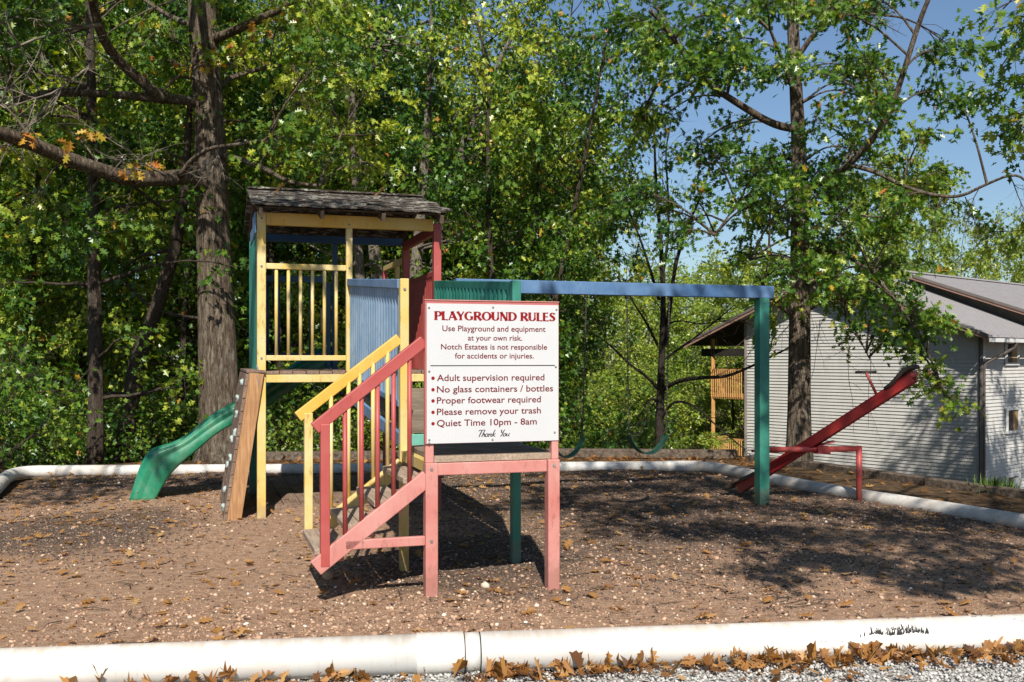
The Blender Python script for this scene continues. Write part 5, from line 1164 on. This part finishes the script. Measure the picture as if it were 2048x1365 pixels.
# ------------------------------------------------------------------ fallen leaves, sticks, stones, grass
def litter(name, pos, size, lo_, hi_, r, tilt):
    n = len(pos); a_ = r.uniform(0, 6.28, n); d = np.stack([np.cos(a_), np.sin(a_), r.normal(0, tilt, n)], -1); nn = np.stack([r.normal(0, tilt, n), r.normal(0, tilt, n), np.ones(n)*np.where(r.uniform(0, 1, n) < .75, 1, -1)], -1)
    return stamp(name, DRY[0], DRY[1], pos, frames(d, nn), np.stack([size*r.uniform(.8, 1.1, n), size, size*r.uniform(.25, .8, n)], -1), r.uniform(lo_, hi_, n))
x, y = yard_pts(1500, lambda x, y: .16+.5*np.exp(-((y-14.2)/.6)**2)+.25*np.exp(-(((x+4.6)/2)**2+((y-11.5)/2.2)**2))+.14*(y > 10))
r = np.random.default_rng(101); me = litter('leaf_litter', np.stack([x, y, yard_z(x, y)+.018], -1), r.uniform(.06, .125, len(x)), .5, 1, r, .17)
tag(link('leaf_litter', me, M['litter']), 'dry oak leaves strewn over the play yard dirt', 'leaves', kind='stuff')
n = 1500; x = np.concatenate([r.uniform(-6, 4.3, n), r.uniform(3.4, 7, 260)]); y = np.concatenate([15.15+r.uniform(0, 2.2, n), r.uniform(9.8, 15, 260)])
ok = (outside_dist(x, y) <= 0) & ~in_poly(x, y, YARD*np.array([1.06, 1.025])); x, y = x[ok], y[ok]
me = litter('leaf_litter', np.stack([x, y, terrain_z(x, y)+.03], -1), r.uniform(.07, .13, len(x)), 0, .9, r, .3)
tag(link('leaf_litter', me, M['litter']), 'brown leaves lying between the far pipe and the timbers', 'leaves', kind='stuff')
# strewn leaves along the front pipe and the bright ones on the dirt are things of their own
r = np.random.default_rng(103); variants = []
for i in range(16):
    V = (DRY if i % 3 else DRY2)[0].copy(); V[:, 2] += .22*np.sin(V[:, 1]*4+i)*r.uniform(.3, 1)+r.normal(0, .05, len(V)); V[:, 2] += r.uniform(-.2, 2.2)*V[:, 0]**2; V[:, 2] *= r.uniform(.5, 1.5); V[:, 0] *= r.uniform(.6, 1.2); V[:, 0] += r.uniform(-.5, .5)*V[:, 1]**2*.5
    fl = [f for f in DRY[1]]; me = npmesh('fallen_leaf', V, np.concatenate([np.array(f) for f in fl]), np.arange(len(fl))*len(fl[0]), np.full(len(fl), r.uniform(.05, .95))); me.materials.append(M['litter']); variants.append(me)
small = []
def fallen(p, s, tilt, label, group, stand=False, var=None):
    if group == gA and s < .088: small.append((tuple(p), s)); return None
    o = bpy.data.objects.new('fallen_leaf', variants[var if var is not None else r.integers(16)]); col.objects.link(o); o.location = p; o.scale = (s, s, s)
    o.rotation_euler = (R(float(r.uniform(50, 105))) if stand else float(r.normal(0, tilt)), float(r.normal(0, tilt)), float(r.uniform(0, 6.28)) if not stand else float(r.normal(0, .5))); tag(o, label, 'leaf', group); return o
gA = 'brown leaves piled along the front pipe'; lA = 'dry brown oak leaf lying on the gravel along the front pipe'
heaps = [(250, 5, .05), (365, 12, .06), (470, 14, .07), (580, 12, .07), (695, 10, .05), (960, 16, .07), (1030, 16, .06), (1080, 9, .05), (1190, 10, .06), (1270, 10, .06), (1400, 16, .08), (1480, 16, .08), (1560, 14, .08), (1700, 18, .09), (1760, 18, .09), (1830, 14, .08), (1920, 12, .08), (1980, 12, .08), (1620, 10, .08), (1350, 8, .07), (2030, 10, .07), (1110, 10, .06), (1230, 8, .05), (1440, 10, .06), (1520, 12, .06), (1880, 12, .07), (1660, 10, .06)]
for px, n_, sp in heaps:
    t0_ = onpipe(px)
    for _ in range(n_):
        q = FP0+FD*(t0_+float(r.normal(0, sp*1.6))); off = .105+abs(float(r.normal(0, .07))); p = Vector((q.x+FD.y*off, q.y-FD.x*off, .0)); p.z = -.008+max(0, .05*(1-off/.26))*float(r.uniform(.2, 1.3))
        fallen(p, float(r.uniform(.05, .115)), .5, lA, gA)
for px in (400, 462, 690, 905, 1205, 1290, 1718, 1725, 2000, 1945):
    q = FP0+FD*onpipe(px); off = .13; fallen(Vector((q.x+FD.y*off, q.y-FD.x*off, .005)), float(r.uniform(.07, .10)), .3, 'curled brown leaf standing upright against the front white pipe', 'upright leaves against the front pipe', True)
for px, py in ((600, 1330), (1500, 1350), (1760, 1345), (1840, 1348), (1700, 1352), (1560, 1346), (1990, 1335), (1230, 1350), (1900, 1340), (1620, 1356), (1470, 1340), (1100, 1352)):
    p = gnd(px, py, -.01); fallen(p+Vector((0, 0, .012)), float(r.uniform(.06, .095)), .25, lA, gA)
for _ in range(150):
    px = 2048*float(r.uniform(0, 1))**.6; q = FP0+FD*onpipe(px); off = .16+float(r.exponential(.13)); fallen(Vector((q.x+FD.y*off, q.y-FD.x*off, .002)), float(r.uniform(.045, .10)), .3, lA, gA)
ps_ = np.array([p for p, _ in small]); me = litter('leaf_litter', ps_+np.array([0, 0, .004]), np.array([q for _, q in small]), 0, .95, r, .45)
tag(link('leaf_litter', me, M['litter']), 'small and broken brown leaves heaped on the gravel along the front pipe', 'leaves', kind='stuff')
VB = sorted(range(16), key=lambda i: -variants[i].attributes['tint'].data[0].value)[:6]
gB = 'orange leaves on the dirt'; lB = 'orange-brown oak leaf lying flat on the play yard dirt'
for px, py in ((505, 1130), (548, 1128), (140, 1095), (160, 1165), (220, 1140), (300, 1182), (420, 1165), (340, 1215), (60, 1060), (430, 1262), (500, 1268), (335, 1232), (900, 1207), (1386, 1227), (1175, 1082), (1135, 1108), (1265, 1170), (1420, 1112), (1480, 1098), (1190, 1204), (1240, 1090), (1685, 1155), (1700, 1205), (1900, 1225), (1920, 1224), (1835, 1030), (1860, 1035), (1760, 1023), (1905, 1020), (2000, 1040), (1640, 1140), (1870, 1065), (170, 1000), (100, 975), (230, 985), (320, 960), (860, 1095), (700, 1065), (690, 1078), (590, 1080), (455, 1085), (380, 1010), (560, 1010)):
    p = gnd(px, py); p.z = float(yard_z(p.x, p.y))+.012; o = fallen(p, float(r.uniform(.08, .13)), .14, lB, gB, var=VB[int(r.integers(len(VB)))]); o.scale.z *= .6
for p_, lab in (((-.75, 4.35), 'rust-coloured leaf lying on the left of the play tower roof'), ((.38, 4.5), 'clump of orange leaves lying near the middle of the play tower roof')):
    u_, v_ = p_; k = (v_-EV)/(RVv-EV); q = loc(u_, v_, EZ+(RZ-EZ)*k+.065); o = fallen(q, .14, .2, lab, None, var=5); o.rotation_euler.x = .3
m = MB(); r2 = random.Random(9)
for _ in range(150):
    x_ = r2.uniform(-3.2, 4.5); y_ = front_y(x_)+.2+r2.uniform(0, 1)**1.6*5; a_ = r2.uniform(0, 6.28); ln_ = r2.uniform(.06, .3); z_ = float(yard_z(x_, y_))+.012
    m.tube([(x_, y_, z_), (x_+math.cos(a_)*ln_*.5, y_+math.sin(a_)*ln_*.5, z_+.008), (x_+math.cos(a_+.3)*ln_, y_+math.sin(a_+.3)*ln_, z_)], [.0035, .003, .0015], 5)
for k in range(26):
    p = gnd(1480+r2.uniform(-60, 90), 1212+r2.uniform(-14, 20)); a_ = r2.uniform(-.6, .6); ln_ = r2.uniform(.12, .4); m.tube([(p.x, p.y, .02), (p.x+math.cos(a_)*ln_*.5, p.y+math.sin(a_)*ln_*.5, .035), (p.x+math.cos(a_+.5)*ln_, p.y+math.sin(a_+.5)*ln_, .018)], [.0035, .0028, .0015], 5)
tag(m.build('sticks', M['drytwig']), 'thin dry sticks scattered over the play yard dirt', 'sticks', kind='stuff')
for px, py, s, lab in ((970, 1178, .10, 'large pale stone lying on the dirt between the sign posts'), (925, 1188, .075, 'tan stone lying beside the larger pale stone under the sign'), (655, 1160, .14, 'brown rock under the lower end of the stairs'), (1010, 1205, .04, 'small white stone in front of the sign'), (790, 1213, .05, 'small white stone left of the sign post foot')):
    p = gnd(px, py); V = RV*np.array([s, s*.8, s*.7]); me = npmesh('stone', V, np.concatenate([np.array(f) for f in RF]), np.arange(len(RF))*3, np.full(len(RF), .45 if 'brown' in lab else .85)); o = link('stone', me, M['stones']); o.location = (p.x, p.y, s*.22); o.rotation_euler = (.2, .1, px); tag(o, lab, 'stone')
p = ray(1992, 972, 13.0); n = 260; rg = np.random.default_rng(5); pos = np.stack([p.x+rg.normal(0, .12, n), p.y+rg.normal(0, .1, n), np.full(n, -.1)], -1); d = rg.normal(0, .35, (n, 3)); d[:, 2] = 1
me = stamp('grass_tuft', [(-.02, 0, 0), (.02, 0, 0), (.012, .6, .02), (0, 1, .1), (-.012, .6, .02)], [(0, 1, 2, 3, 4)], pos, frames(d, rg.normal(0, 1, (n, 3))), rg.uniform(.14, .3, n), rg.uniform(0, 1, n))
tag(link('grass_tuft', me, M['grass']), 'tuft of green grass growing by the low window of the building', 'grass')
